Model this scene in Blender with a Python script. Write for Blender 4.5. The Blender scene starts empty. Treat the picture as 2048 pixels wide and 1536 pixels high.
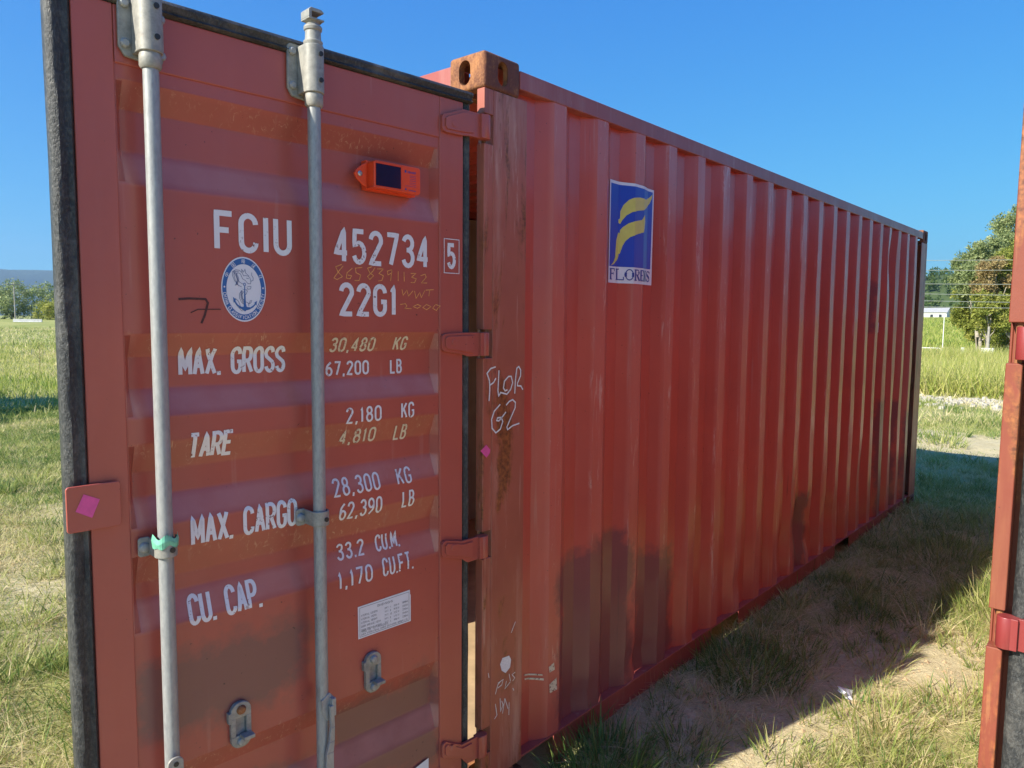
import bpy, bmesh, math, random, json
import numpy as np
from mathutils import Vector, Matrix, noise as mnoise

# ---------------------------------------------------------------- camera, sky, sun, exposure
SC = bpy.context.scene
COL = SC.collection
cam_data = bpy.data.cameras.new("camera")
cam_data.sensor_width = 36.0
cam_data.lens = 26.22
cam_data.clip_start = 0.05
cam_data.clip_end = 12000.0
cam = bpy.data.objects.new("camera", cam_data)
COL.objects.link(cam)
CAM = Vector((-1.79687, -1.67906, 1.72391))
r_ = Vector((0.65426668, -0.75622301, 0.00786517))
u_ = Vector((0.05781876, 0.06038764, 0.99649903))
f_ = Vector((0.75405046, 0.65152136, -0.0832335))
M = Matrix((r_, u_, -f_)).transposed().to_4x4()
M.translation = CAM
cam.matrix_world = M
SC.camera = cam

SUN_EL = math.radians(34.5)
SUN_AZ = math.radians(13.6)          # shadows run toward +X and a little toward -Y
world = bpy.data.worlds.new("World")
SC.world = world
world.use_nodes = True
wn = world.node_tree.nodes
wl = world.node_tree.links
wn.clear()
wo = wn.new("ShaderNodeOutputWorld")
bg = wn.new("ShaderNodeBackground")
sky = wn.new("ShaderNodeTexSky")
sky.sky_type = 'NISHITA'
sky.sun_disc = False
sky.sun_elevation = SUN_EL
sky.sun_rotation = math.atan2(-math.cos(SUN_AZ), math.sin(SUN_AZ))
sky.altitude = 300
sky.air_density = 1.0
sky.dust_density = 0.1
sky.ozone_density = 3.0
# colour grade of the clear autumn sky, the same for the whole dome: per channel gain * value ^ power
sep = wn.new("ShaderNodeSeparateColor")
comb = wn.new("ShaderNodeCombineColor")
wl.new(sky.outputs[0], sep.inputs[0])
for i, (gain, power) in enumerate(((0.082, 1.15), (0.373, 0.80), (1.271, 0.32))):
    pw = wn.new("ShaderNodeMath"); pw.operation = 'POWER'; pw.inputs[1].default_value = power
    ml = wn.new("ShaderNodeMath"); ml.operation = 'MULTIPLY'; ml.inputs[1].default_value = gain
    wl.new(sep.outputs[i], pw.inputs[0]); wl.new(pw.outputs[0], ml.inputs[0]); wl.new(ml.outputs[0], comb.inputs[i])
bg.inputs["Strength"].default_value = 0.15
wl.new(comb.outputs[0], bg.inputs["Color"])
wl.new(bg.outputs[0], wo.inputs["Surface"])

sun_data = bpy.data.lights.new("sun", 'SUN')
sun_data.energy = 3.7
sun_data.angle = math.radians(0.5)
sun_data.color = (1.0, 0.93, 0.80)
sun = bpy.data.objects.new("sun", sun_data)
COL.objects.link(sun)
sd = Vector((math.cos(SUN_AZ) * math.cos(SUN_EL), -math.sin(SUN_AZ) * math.cos(SUN_EL), -math.sin(SUN_EL)))
sun.rotation_euler = sd.to_track_quat('-Z', 'Y').to_euler()

vs = SC.view_settings
vs.view_transform = 'Standard'
vs.look = 'None'
vs.exposure = 1.5
vs.gamma = 1.0
vs.use_curve_mapping = False
SC.cycles.max_bounces = 6
SC.cycles.diffuse_bounces = 4

random.seed(7)
RNG = np.random.default_rng(11)

# ---------------------------------------------------------------- materials
def new_mat(name):
    m = bpy.data.materials.new(name)
    m.use_nodes = True
    nt = m.node_tree
    b = nt.nodes["Principled BSDF"]
    return m, nt, b

def N(nt, t, **kw):
    n = nt.nodes.new(t)
    for k, v in kw.items():
        setattr(n, k, v)
    return n

def ramp(nt, src, stops):
    r = nt.nodes.new("ShaderNodeValToRGB")
    while len(r.color_ramp.elements) < len(stops):
        r.color_ramp.elements.new(0.5)
    for e, (p, c) in zip(r.color_ramp.elements, stops):
        e.position = p
        e.color = (*c, 1) if len(c) == 3 else c
    nt.links.new(src, r.inputs[0])
    return r.outputs[0]

def mix(nt, fac, a, b, mode='MIX'):
    m = nt.nodes.new("ShaderNodeMix")
    m.data_type = 'RGBA'
    m.blend_type = mode
    for i, v in ((0, fac), (6, a), (7, b)):
        if hasattr(v, 'links') or isinstance(v, bpy.types.NodeSocket):
            nt.links.new(v, m.inputs[i])
        elif i == 0:
            m.inputs[0].default_value = v
        else:
            m.inputs[i].default_value = (*v, 1)
    return m.outputs[2]

def tex_noise(nt, scale, detail=4, rough=0.55, stretch=(1, 1, 1), offset=(0, 0, 0), dist=0.0):
    tc = N(nt, "ShaderNodeTexCoord")
    mp = N(nt, "ShaderNodeMapping")
    mp.inputs["Scale"].default_value = stretch
    mp.inputs["Location"].default_value = offset
    nt.links.new(tc.outputs["Object"], mp.inputs[0])
    n = N(nt, "ShaderNodeTexNoise")
    n.inputs["Scale"].default_value = scale
    n.inputs["Detail"].default_value = detail
    n.inputs["Roughness"].default_value = rough
    n.inputs["Distortion"].default_value = dist
    nt.links.new(mp.outputs[0], n.inputs["Vector"])
    return n.outputs["Fac"]

def maprange(nt, src, a, b, c=0.0, d=1.0):
    m = N(nt, "ShaderNodeMapRange")
    m.inputs[1].default_value = a
    m.inputs[2].default_value = b
    m.inputs[3].default_value = c
    m.inputs[4].default_value = d
    nt.links.new(src, m.inputs[0])
    return m.outputs[0]

def mul(nt, a, b, op='MULTIPLY'):
    m = N(nt, "ShaderNodeMath", operation=op)
    for i, v in enumerate((a, b)):
        if isinstance(v, bpy.types.NodeSocket):
            nt.links.new(v, m.inputs[i])
        else:
            m.inputs[i].default_value = v
    return m.outputs[0]

def bump(nt, b, src, strength=0.2, dist=0.002):
    bn = N(nt, "ShaderNodeBump")
    bn.inputs["Strength"].default_value = strength
    bn.inputs["Distance"].default_value = dist
    nt.links.new(src, bn.inputs["Height"])
    nt.links.new(bn.outputs[0], b.inputs["Normal"])

def zband(nt, bands):
    """colour bands for painted reflections on the slopes of a corrugated door: sum of boxes in object Z"""
    tc = N(nt, "ShaderNodeTexCoord")
    sx = N(nt, "ShaderNodeSeparateXYZ")
    nt.links.new(tc.outputs["Object"], sx.inputs[0])
    tot = None
    for lo, hi in bands:
        a = maprange(nt, sx.outputs[2], lo - .012, lo + .012)
        b_ = maprange(nt, sx.outputs[2], hi + .012, hi - .012)
        v = mul(nt, a, b_)
        tot = v if tot is None else mul(nt, tot, v, 'ADD')
    return tot

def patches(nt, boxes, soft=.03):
    """darker colour areas: boxes (x0, x1, z0, z1) in object space with slightly uneven edges"""
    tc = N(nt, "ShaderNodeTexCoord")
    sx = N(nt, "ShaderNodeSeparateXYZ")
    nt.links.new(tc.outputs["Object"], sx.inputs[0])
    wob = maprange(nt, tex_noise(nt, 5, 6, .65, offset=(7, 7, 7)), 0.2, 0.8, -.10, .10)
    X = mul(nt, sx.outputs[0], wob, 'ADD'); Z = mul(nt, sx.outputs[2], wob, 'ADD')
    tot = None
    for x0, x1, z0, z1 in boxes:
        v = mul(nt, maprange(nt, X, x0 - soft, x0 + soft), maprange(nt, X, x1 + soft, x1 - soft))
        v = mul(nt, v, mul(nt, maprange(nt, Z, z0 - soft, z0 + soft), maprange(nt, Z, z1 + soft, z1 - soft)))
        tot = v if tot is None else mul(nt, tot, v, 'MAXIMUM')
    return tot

def paint_material(name, base, dark, chalk, rough=0.34, coat=0.35, rust_amt=0.0, bands=None, streak=0.25, dark_boxes=None, fade=False, rust2=(0.30, 0.10, 0.03)):
    m, nt, b = new_mat(name)
    n1 = tex_noise(nt, 1.6, 5, 0.6)
    n2 = tex_noise(nt, 9, 6, 0.65, stretch=(1, 1, 0.12))
    n3 = tex_noise(nt, 60, 4, 0.6)
    c = ramp(nt, n1, [(0.3, dark), (0.7, base)])
    c = mix(nt, mul(nt, maprange(nt, n2, 0.52, 0.78), streak), c, chalk)
    n4 = tex_noise(nt, 38, 3, 0.5, stretch=(1, 1, 0.05), offset=(3, 1, 0))
    c = mix(nt, mul(nt, maprange(nt, n4, 0.66, 0.72), 0.22 + streak * 0.4), c, chalk)
    if fade:
        tcy = N(nt, "ShaderNodeTexCoord"); sy = N(nt, "ShaderNodeSeparateXYZ")
        nt.links.new(tcy.outputs["Object"], sy.inputs[0])
        fa = maprange(nt, sy.outputs[1], .016, .006)
        fb = maprange(nt, tex_noise(nt, 7, 6, .7, stretch=(1, 1, .15), offset=(2, 2, 9)), .35, .65, .35, 1.0)
        c = mix(nt, mul(nt, mul(nt, fa, fb), .5), c, (0.54, 0.175, 0.13))
        wr = tex_noise(nt, 26, 6, .75, stretch=(1, 1, .12), offset=(4, 8, 1), dist=.5)
        c = mix(nt, mul(nt, mul(nt, fa, maprange(nt, wr, .575, .66)), .7), c, (0.62, 0.40, 0.33))
        fl = tex_noise(nt, 60, 5, .8, stretch=(1, 1, .35), offset=(3, 13, 1), dist=1.5)
        lowm = mul(nt, maprange(nt, tex_noise(nt, 2.2, 3, .5, offset=(1, 1, 30)), .48, .62), fa)
        c = mix(nt, mul(nt, mul(nt, maprange(nt, fl, .64, .69), lowm), .8), c, (0.66, 0.52, 0.46))
        rs = tex_noise(nt, 9, 8, .75, stretch=(1.3, 1, .5), offset=(31, 2, 4), dist=.8)
        c = mix(nt, mul(nt, maprange(nt, rs, .70, .74), .85), c, (0.16, 0.055, 0.028))
        dk = tex_noise(nt, 30, 4, .7, stretch=(1, 1, .03), offset=(14, 3, 1))
        c = mix(nt, mul(nt, maprange(nt, dk, .68, .73), .7), c, (0.10, 0.03, 0.02))
    if dark_boxes:
        c = mix(nt, mul(nt, patches(nt, dark_boxes[0]), dark_boxes[2]), c, dark_boxes[1])
    # small specks and chips
    n5 = tex_noise(nt, 85, 2, 0.5, offset=(5, 5, 5))
    c = mix(nt, mul(nt, maprange(nt, n5, 0.745, 0.77), 0.75), c, (0.035, 0.018, 0.015))
    if rust_amt > 0:
        r1 = tex_noise(nt, 5, 8, 0.72, stretch=(1.6, 1.6, 0.35), offset=(9, 2, 4), dist=0.6)
        rc = ramp(nt, n3, [(0.35, (0.10, 0.03, 0.012)), (0.65, rust2)])
        c = mix(nt, maprange(nt, r1, 0.66 - rust_amt * 0.16, 0.70 - rust_amt * 0.12), c, rc)
        r2 = tex_noise(nt, 22, 6, 0.7, stretch=(1, 1, 0.09), offset=(1, 7, 4), dist=0.4)
        c = mix(nt, mul(nt, maprange(nt, r2, 0.60, 0.66), 0.55), c, chalk)
    if bands:
        # pale tint paints a sky sheen onto the upward facing slopes
        uz = zband(nt, SKY_BANDS)
        ud = mul(nt, uz, maprange(nt, tex_noise(nt, 11, 5, .6, offset=(8, 1, 2)), .3, .6, .55, 1.0))
        c = mix(nt, mul(nt, ud, 0.42), c, (0.56, 0.27, 0.24))
        bz = zband(nt, bands)  # brown tint and flecks paint the ground's reflection into the downward slopes
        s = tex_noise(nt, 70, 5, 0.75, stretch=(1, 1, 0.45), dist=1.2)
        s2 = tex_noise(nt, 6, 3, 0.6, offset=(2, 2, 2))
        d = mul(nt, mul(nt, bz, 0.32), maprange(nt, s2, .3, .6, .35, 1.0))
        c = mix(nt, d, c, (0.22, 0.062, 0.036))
        e = mul(nt, mul(nt, maprange(nt, s, 0.565, 0.68), bz), maprange(nt, s2, 0.35, 0.62))
        c = mix(nt, mul(nt, e, 0.75), c, (0.62, 0.38, 0.24))
    nt.links.new(c, b.inputs["Base Color"])
    rr = maprange(nt, tex_noise(nt, 3.2, 5, 0.6, offset=(4, 0, 0)), 0.3, 0.7, rough - 0.05, rough + 0.12)
    nt.links.new(rr, b.inputs["Roughness"])
    b.inputs["Coat Weight"].default_value = coat
    b.inputs["Coat Roughness"].default_value = 0.14
    b.inputs["Specular IOR Level"].default_value = 0.5
    hb = mul(nt, tex_noise(nt, 14, 3, 0.5), mul(nt, n3, 0.06), 'ADD')
    bump(nt, b, hb, 0.35, 0.0035)
    return m

SKY_BANDS = [(2.03, 2.095), (1.50, 1.555), (1.24, 1.30), (.99, 1.055), (.405, .475)]
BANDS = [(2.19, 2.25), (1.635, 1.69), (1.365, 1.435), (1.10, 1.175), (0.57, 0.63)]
RED = (0.44, 0.095, 0.066)
RED_D = (0.36, 0.076, 0.055)
CHALK = (0.46, 0.20, 0.16)
MAT = {}
MAT['door'] = paint_material("door_paint", RED, RED_D, CHALK, rough=0.38, coat=0.28, bands=BANDS, streak=0.10, dark_boxes=([(.605, 1.046, .70, .925), (.133, .56, .30, .60), (.60, 1.046, .2, .50)], (0.17, 0.075, 0.068), .85))  # boxes paint a dark reflection into the lower door colour
MAT['door_frame'] = paint_material("door_frame_paint", RED, RED_D, CHALK, rough=0.40, coat=0.25, streak=0.12)
MAT['red'] = paint_material("wall_paint", (0.53, 0.090, 0.060), (0.42, 0.068, 0.048), CHALK, rough=0.36, coat=0.3, streak=0.30, fade=True, dark_boxes=([(.455, .97, -.2, .80), (.66, .93, .3, .85), (1.03, 1.37, -.2, .68), (2.93, 3.16, -.2, .60), (4.38, 4.52, 1.66, 2.02), (4.75, 4.95, .1, 1.1), (5.18, 5.33, .1, 1.02), (5.6, 5.8, .1, .95)], (0.15, 0.052, 0.060), .8))  # darker boxes at places along the wall
MAT['post'] = paint_material("post_paint", (0.43, 0.120, 0.072), (0.27, 0.070, 0.045), (0.54, 0.31, 0.23), rough=0.45, coat=0.15, rust_amt=0.8, streak=0.8)
MAT['rail'] = paint_material("rail_paint", (0.36, 0.085, 0.065), (0.28, 0.066, 0.055), (0.46, 0.26, 0.22), rough=0.42, coat=0.2, rust_amt=0.2, streak=0.4)
MAT['orange_post'] = paint_material("faded_post_paint", (0.23, 0.052, 0.026), (0.17, 0.036, 0.020), (0.34, 0.14, 0.06), rough=0.6, coat=0.03, rust_amt=1.08, streak=0.6, rust2=(0.38, 0.13, 0.04))
MAT['red2'] = paint_material("neighbour_paint", (0.27, 0.035, 0.035), (0.21, 0.028, 0.028), (0.48, 0.2, 0.18), rough=0.4, coat=0.2, streak=0.5, rust_amt=0.15)

def rust_material():
    m, nt, b = new_mat("casting_rust")
    n = tex_noise(nt, 22, 8, 0.75, stretch=(1, 1, 0.6))
    n2 = tex_noise(nt, 130, 4, 0.6)
    c = ramp(nt, n, [(0.25, (0.07, 0.028, 0.018)), (0.45, (0.16, 0.055, 0.025)), (0.6, (0.34, 0.14, 0.05)), (0.8, (0.17, 0.05, 0.034))])
    c = mix(nt, mul(nt, maprange(nt, n2, 0.45, 0.7), 0.45), c, (0.42, 0.20, 0.08))
    tc = N(nt, "ShaderNodeTexCoord"); sy = N(nt, "ShaderNodeSeparateXYZ")
    nt.links.new(tc.outputs["Object"], sy.inputs[0])
    side_dark = mul(nt, maprange(nt, sy.outputs[1], .006, .002), maprange(nt, tex_noise(nt, 14, 5, .7, offset=(6, 6, 6)), .36, .50))
    c = mix(nt, mul(nt, side_dark, .85), c, (0.11, 0.035, 0.028))  # darker brown over the outer side face
    nt.links.new(c, b.inputs["Base Color"])
    b.inputs["Roughness"].default_value = 0.8
    bump(nt, b, mul(nt, n, mul(nt, n2, 0.7), 'ADD'), 0.6, 0.004)
    return m
MAT['rust'] = rust_material()

def galv_material():
    m, nt, b = new_mat("galvanised_steel")
    n = tex_noise(nt, 120, 5, 0.7, stretch=(1, 1, 0.35))
    n2 = tex_noise(nt, 7, 4, 0.6, stretch=(1, 1, 0.3))
    c = ramp(nt, n, [(0.3, (0.24, 0.25, 0.255)), (0.7, (0.37, 0.38, 0.375))])
    c = mix(nt, mul(nt, maprange(nt, n2, 0.5, 0.7), 0.25), c, (0.33, 0.33, 0.31))
    n3 = tex_noise(nt, 16, 6, 0.7, stretch=(2, 2, 0.5), offset=(1, 3, 8))
    c = mix(nt, mul(nt, maprange(nt, n3, 0.57, 0.68), 0.45), c, (0.13, 0.10, 0.10))
    nt.links.new(c, b.inputs["Base Color"])
    b.inputs["Metallic"].default_value = 0.25
    b.inputs["Roughness"].default_value = 0.5
    bump(nt, b, n, 0.25, 0.001)
    return m
MAT['galv'] = galv_material()

def cast_material():
    m, nt, b = new_mat("weathered_cast_steel")
    n = tex_noise(nt, 45, 6, 0.7)
    c = ramp(nt, n, [(0.3, (0.19, 0.19, 0.175)), (0.65, (0.35, 0.34, 0.30))])
    n2 = tex_noise(nt, 12, 5, 0.7, offset=(3, 3, 1))
    c = mix(nt, mul(nt, maprange(nt, n2, 0.6, 0.72), 0.4), c, (0.25, 0.15, 0.09))
    nt.links.new(c, b.inputs["Base Color"])
    b.inputs["Roughness"].default_value = 0.55
    b.inputs["Metallic"].default_value = 0.15
    bump(nt, b, n, 0.35, 0.0015)
    return m
MAT['cast'] = cast_material()

def rubber_material():
    m, nt, b = new_mat("weathered_rubber")
    n = tex_noise(nt, 170, 4, 0.7, stretch=(1, 1, 0.5))
    n2 = tex_noise(nt, 6, 6, 0.7, stretch=(1, 1, 1))
    c = ramp(nt, n, [(0.45, (0.022, 0.024, 0.026)), (0.75, (0.09, 0.09, 0.085))])
    c = mix(nt, mul(nt, maprange(nt, n2, 0.5, 0.72), 0.6), c, (0.20, 0.19, 0.17))
    nt.links.new(c, b.inputs["Base Color"])
    b.inputs["Roughness"].default_value = 0.48
    bump(nt, b, n, 1.0, 0.004)
    return m
MAT['rubber'] = rubber_material()

def simple(name, col, rough=0.6, var=0.12, scale=12, metallic=0.0, bumps=0.1, coat=0.0):
    m, nt, b = new_mat(name)
    n = tex_noise(nt, scale, 5, 0.6)
    lo = tuple(max(0, v * (1 - var)) for v in col)
    hi = tuple(min(1, v * (1 + var)) for v in col)
    nt.links.new(ramp(nt, n, [(0.3, lo), (0.7, hi)]), b.inputs["Base Color"])
    b.inputs["Roughness"].default_value = rough
    b.inputs["Metallic"].default_value = metallic
    b.inputs["Coat Weight"].default_value = coat
    if bumps:
        bump(nt, b, n, bumps, 0.002)
    return m

def lettering_material(name, col, chips=0.70):
    m, nt, b = new_mat(name)
    n = tex_noise(nt, 95, 5, 0.7)
    n2 = tex_noise(nt, 9, 3, 0.6)
    c = mix(nt, mul(nt, maprange(nt, n, chips - .03, chips), maprange(nt, n2, .45, .6)), col, (0.16, 0.035, 0.025))
    nt.links.new(c, b.inputs["Base Color"])
    b.inputs["Roughness"].default_value = 0.4
    return m
MAT['white'] = lettering_material("white_vinyl", (0.74, 0.73, 0.74), 0.62)
MAT['cream'] = lettering_material("cream_vinyl", (0.66, 0.58, 0.44), 0.58)
MAT['chalk'] = simple("white_chalk", (0.72, 0.70, 0.69), 0.9, 0.15, 300)
MAT['orange_ink'] = simple("orange_marker", (0.74, 0.34, 0.10), 0.6, 0.3, 120)
MAT['black_ink'] = simple("black_marker", (0.07, 0.022, 0.020), 0.5, 0.3, 120)
MAT['blue_print'] = simple("blue_print", (0.012, 0.075, 0.45), 0.35, 0.05, 3, bumps=0)
MAT['navy_print'] = simple("navy_print", (0.02, 0.06, 0.28), 0.35, 0.05, 3, bumps=0)
MAT['emblem_blue'] = simple("emblem_blue", (0.02, 0.13, 0.36), 0.35, 0.05, 3, bumps=0)
MAT['ink_line'] = simple("dark_line_print", (0.06, 0.10, 0.22), 0.4, 0.05, 3, bumps=0)
MAT['yellow_print'] = simple("yellow_print", (0.66, 0.60, 0.14), 0.4, 0.05, 30, bumps=0)
MAT['white_print'] = simple("white_print", (0.72, 0.73, 0.77), 0.35, 0.03, 30, bumps=0)
MAT['grey_print'] = simple("grey_print", (0.16, 0.16, 0.18), 0.5, 0.2, 300, bumps=0)
MAT['pink'] = simple("pink_paper", (0.72, 0.09, 0.30), 0.6, 0.1, 60)
MAT['green_tape'] = simple("green_tape", (0.15, 0.46, 0.31), 0.45, 0.2, 60, bumps=0.5)
MAT['yellow_label'] = simple("yellow_label", (0.62, 0.30, 0.04), 0.5)
MAT['tracker'] = simple("orange_plastic", (0.80, 0.075, 0.018), 0.38, 0.04, 40, bumps=0.05)
MAT['solar'] = simple("solar_cell", (0.006, 0.012, 0.045), 0.12, 0.2, 5, bumps=0)
MAT['steel'] = simple("steel_screw", (0.45, 0.45, 0.45), 0.35, 0.1, 40, metallic=0.7)
MAT['black_plug'] = simple("dark_bolt", (0.02, 0.02, 0.02), 0.5)
MAT['plywood'] = simple("plywood_floor", (0.42, 0.30, 0.17), 0.7, 0.3, 5)
MAT['inner'] = simple("inner_paint", (0.33, 0.34, 0.28), 0.6, 0.2, 3)
MAT['paper'] = simple("white_paper", (0.72, 0.73, 0.80), 0.7, 0.05)
MAT['concrete'] = simple("concrete", (0.50, 0.50, 0.47), 0.85, 0.2, 4)
MAT['stone'] = simple("pale_stone", (0.40, 0.37, 0.31), 0.9, 0.3, 6, bumps=0.4)
MAT['wood_pole'] = simple("weathered_wood", (0.30, 0.28, 0.25), 0.85, 0.3, 8)
MAT['white_metal'] = simple("white_painted_metal", (0.70, 0.71, 0.70), 0.5, 0.05)
MAT['cable'] = simple("pale_cable", (0.26, 0.28, 0.25), 0.4, 0.05)
MAT['house_wall'] = simple("house_siding", (0.66, 0.66, 0.64), 0.7, 0.06)
MAT['house_roof'] = simple("house_roof", (0.36, 0.36, 0.36), 0.7, 0.15, 2)
MAT['glass'] = simple("dark_glass", (0.03, 0.035, 0.04), 0.15, 0.1, bumps=0)
MAT['timber'] = simple("timber_block", (0.12, 0.09, 0.06), 0.9, 0.3)

# ---------------------------------------------------------------- mesh helpers
class MB:
    def __init__(s):
        s.v = []
        s.f = []
    def add(s, vs, fs):
        o = len(s.v)
        s.v += [tuple(v) for v in vs]
        s.f += [tuple(i + o for i in f) for f in fs]
        return s
    def box(s, x0, x1, y0, y1, z0, z1):
        vs = [(x, y, z) for x in (x0, x1) for y in (y0, y1) for z in (z0, z1)]
        return s.add(vs, [(0, 1, 3, 2), (4, 6, 7, 5), (0, 4, 5, 1), (2, 3, 7, 6), (0, 2, 6, 4), (1, 5, 7, 3)])
    def prism(s, poly, fn0, fn1):
        """poly: 2D points; fn0/fn1 map a 2D point to 3D on the two caps"""
        n = len(poly)
        vs = [fn0(*q) for q in poly] + [fn1(*q) for q in poly]
        fs = [tuple(range(n)), tuple(range(2 * n - 1, n - 1, -1))]
        fs += [(i, i + n, (i + 1) % n + n, (i + 1) % n) for i in range(n)]
        return s.add(vs, fs)
    def lathe(s, prof, c=(0, 0, 0), n=20, axis='z', cap=True):
        cx, cy, cz = c
        vs = []
        for r, h in prof:
            for k in range(n):
                a = 2 * math.pi * k / n
                if axis == 'z':
                    vs.append((cx + r * math.cos(a), cy + r * math.sin(a), cz + h))
                elif axis == 'y':
                    vs.append((cx + r * math.cos(a), cy + h, cz + r * math.sin(a)))
                else:
                    vs.append((cx + h, cy + r * math.cos(a), cz + r * math.sin(a)))
        fs = []
        for j in range(len(prof) - 1):
            for k in range(n):
                fs.append((j * n + k, j * n + (k + 1) % n, (j + 1) * n + (k + 1) % n, (j + 1) * n + k))
        if cap:
            fs.append(tuple(range(n)))
            fs.append(tuple((len(prof) - 1) * n + k for k in range(n)))
        return s.add(vs, fs)
    def tube(s, pts, rad, n=8, cap=True):
        pts = [Vector(q) for q in pts]
        if not hasattr(rad, '__len__'):
            rad = [rad] * len(pts)
        vs = []
        for i, q in enumerate(pts):
            t = (pts[min(i + 1, len(pts) - 1)] - pts[max(i - 1, 0)]).normalized()
            a = t.cross(Vector((0, 0, 1)))
            if a.length < 0.05:
                a = t.cross(Vector((1, 0, 0)))
            a.normalize()
            b = t.cross(a)
            for k in range(n):
                w = 2 * math.pi * k / n
                vs.append(q + (a * math.cos(w) + b * math.sin(w)) * rad[i])
        fs = []
        for j in range(len(pts) - 1):
            for k in range(n):
                fs.append((j * n + k, j * n + (k + 1) % n, (j + 1) * n + (k + 1) % n, (j + 1) * n + k))
        if cap:
            fs.append(tuple(range(n)))
            fs.append(tuple((len(pts) - 1) * n + k for k in range(n)))
        return s.add(vs, fs)

def build(name, mb, mat, parent=None, smooth=None, bevel=0.0, seg=2, recalc=True):
    me = bpy.data.meshes.new(name)
    me.from_pydata(mb.v, [], mb.f)
    if recalc:
        bm = bmesh.new()
        bm.from_mesh(me)
        bmesh.ops.recalc_face_normals(bm, faces=bm.faces)
        bm.to_mesh(me)
        bm.free()
    if smooth is not None:
        me.polygons.foreach_set("use_smooth", [True] * len(me.polygons))
        me.set_sharp_from_angle(angle=math.radians(smooth))
    me.materials.append(mat)
    o = bpy.data.objects.new(name, me)
    COL.objects.link(o)
    if parent is not None:
        o.parent = parent
    if bevel:
        md = o.modifiers.new("bevel", 'BEVEL')
        md.width = bevel
        md.segments = seg
        md.limit_method = 'ANGLE'
        md.angle_limit = math.radians(35)
        me.polygons.foreach_set("use_smooth", [True] * len(me.polygons))
        md.harden_normals = True
    return o

def empty(name, loc=(0, 0, 0), rz=0.0, parent=None):
    o = bpy.data.objects.new(name, None)
    o.empty_display_size = 0.1
    COL.objects.link(o)
    o.location = loc
    o.rotation_euler = (0, 0, rz)
    if parent is not None:
        o.parent = parent
    return o

def tag(o, label=None, cat=None, group=None, kind=None):
    if label: o['label'] = label
    if cat: o['category'] = cat
    if group: o['group'] = group
    if kind: o['kind'] = kind
    return o

# ---------------------------------------------------------------- stroke lettering
def arc(cx, cy, rx, ry, a0, a1, n=10):
    return [(cx + rx * math.cos(math.radians(a0 + (a1 - a0) * i / n)), cy + ry * math.sin(math.radians(a0 + (a1 - a0) * i / n))) for i in range(n + 1)]
# unit glyphs: width 1, height 1 (skeleton)
G = {}
G['I'] = [[(.5, 0), (.5, 1)]]
G['1'] = [[(.18, .80), (.55, .98), (.55, 0)]]
G['F'] = [[(0, 0), (0, 1), (1, 1)], [(0, .53), (.78, .53)]]
G['E'] = [[(1, 0), (0, 0), (0, 1), (1, 1)], [(0, .53), (.8, .53)]]
G['L'] = [[(0, 1), (0, 0), (1, 0)]]
G['T'] = [[(0, 1), (1, 1)], [(.5, 1), (.5, 0)]]
G['H'] = [[(0, 0), (0, 1)], [(1, 0), (1, 1)], [(0, .5), (1, .5)]]
G['C'] = [arc(.5, .76, .5, .24, 0, 180) + arc(.5, .24, .5, .24, 180, 360)]
G['G'] = [arc(.5, .76, .5, .24, 0, 180) + arc(.5, .24, .5, .24, 180, 360) + [(1, .45), (.6, .45)]]
G['U'] = [[(0, 1)] + arc(.5, .25, .5, .25, 180, 360) + [(1, 1)]]
G['J'] = [arc(.5, .25, .5, .25, 180, 360) + [(1, 1)]]
G['O'] = [arc(.5, .74, .5, .26, 0, 180) + arc(.5, .26, .5, .26, 180, 360) + [(1, .74)]]
G['0'] = G['O']
G['Q'] = G['O'] + [[(.6, .25), (1, 0)]]
G['D'] = [[(0, 0), (0, 1), (.45, 1)] + arc(.45, .74, .55, .26, 90, 0) + arc(.45, .26, .55, .26, 0, -90) + [(0, 0)]]
G['P'] = [[(0, 0), (0, 1), (.5, 1)] + arc(.5, .74, .5, .26, 90, -90) + [(0, .48)]]
G['R'] = G['P'] + [[(.5, .48), (1, 0)]]
G['B'] = [[(0, 0), (0, 1), (.5, 1)] + arc(.5, .77, .42, .23, 90, -90) + [(0, .54)], [(.5, .54)] + arc(.5, .27, .5, .27, 90, -90) + [(0, 0)]]
G['A'] = [[(0, 0), (.5, 1), (1, 0)], [(.2, .32), (.8, .32)]]
G['M'] = [[(0, 0), (0, 1), (.5, .22), (1, 1), (1, 0)]]
G['N'] = [[(0, 0), (0, 1), (1, 0), (1, 1)]]
G['V'] = [[(0, 1), (.5, 0), (1, 1)]]
G['W'] = [[(0, 1), (.25, 0), (.5, .8), (.75, 0), (1, 1)]]
G['X'] = [[(0, 0), (1, 1)], [(0, 1), (1, 0)]]
G['Y'] = [[(0, 1), (.5, .5), (1, 1)], [(.5, .5), (.5, 0)]]
G['K'] = [[(0, 0), (0, 1)], [(1, 1), (0, .38)], [(.38, .6), (1, 0)]]
G['Z'] = [[(0, 1), (1, 1), (0, 0), (1, 0)]]
G['S'] = [arc(.5, .76, .5, .24, 10, 180) + arc(.5, .30, .5, .24, 150, 90, 2)[:0] + [(.12, .62), (.88, .40)] + arc(.5, .24, .5, .24, 25, -170)]
G['2'] = [arc(.5, .76, .5, .24, 175, -15) + [(0, 0), (1, 0)]]
G['3'] = [arc(.5, .77, .46, .23, 165, -90) + [(.35, .54)], [(.35, .54), (.5, .54)] + arc(.5, .27, .5, .27, 90, -165)]
G['4'] = [[(.72, 0), (.72, 1), (0, .27), (1, .27)]]
G['5'] = [[(.92, 1), (.1, 1), (.06, .55), (.45, .62)] + arc(.5, .31, .5, .31, 85, -160)]
G['6'] = [[(.85, 1)] + arc(.6, .35, .6, .5, 120, 175, 6) + arc(.5, .28, .5, .28, 180, 540, 18)]
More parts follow.
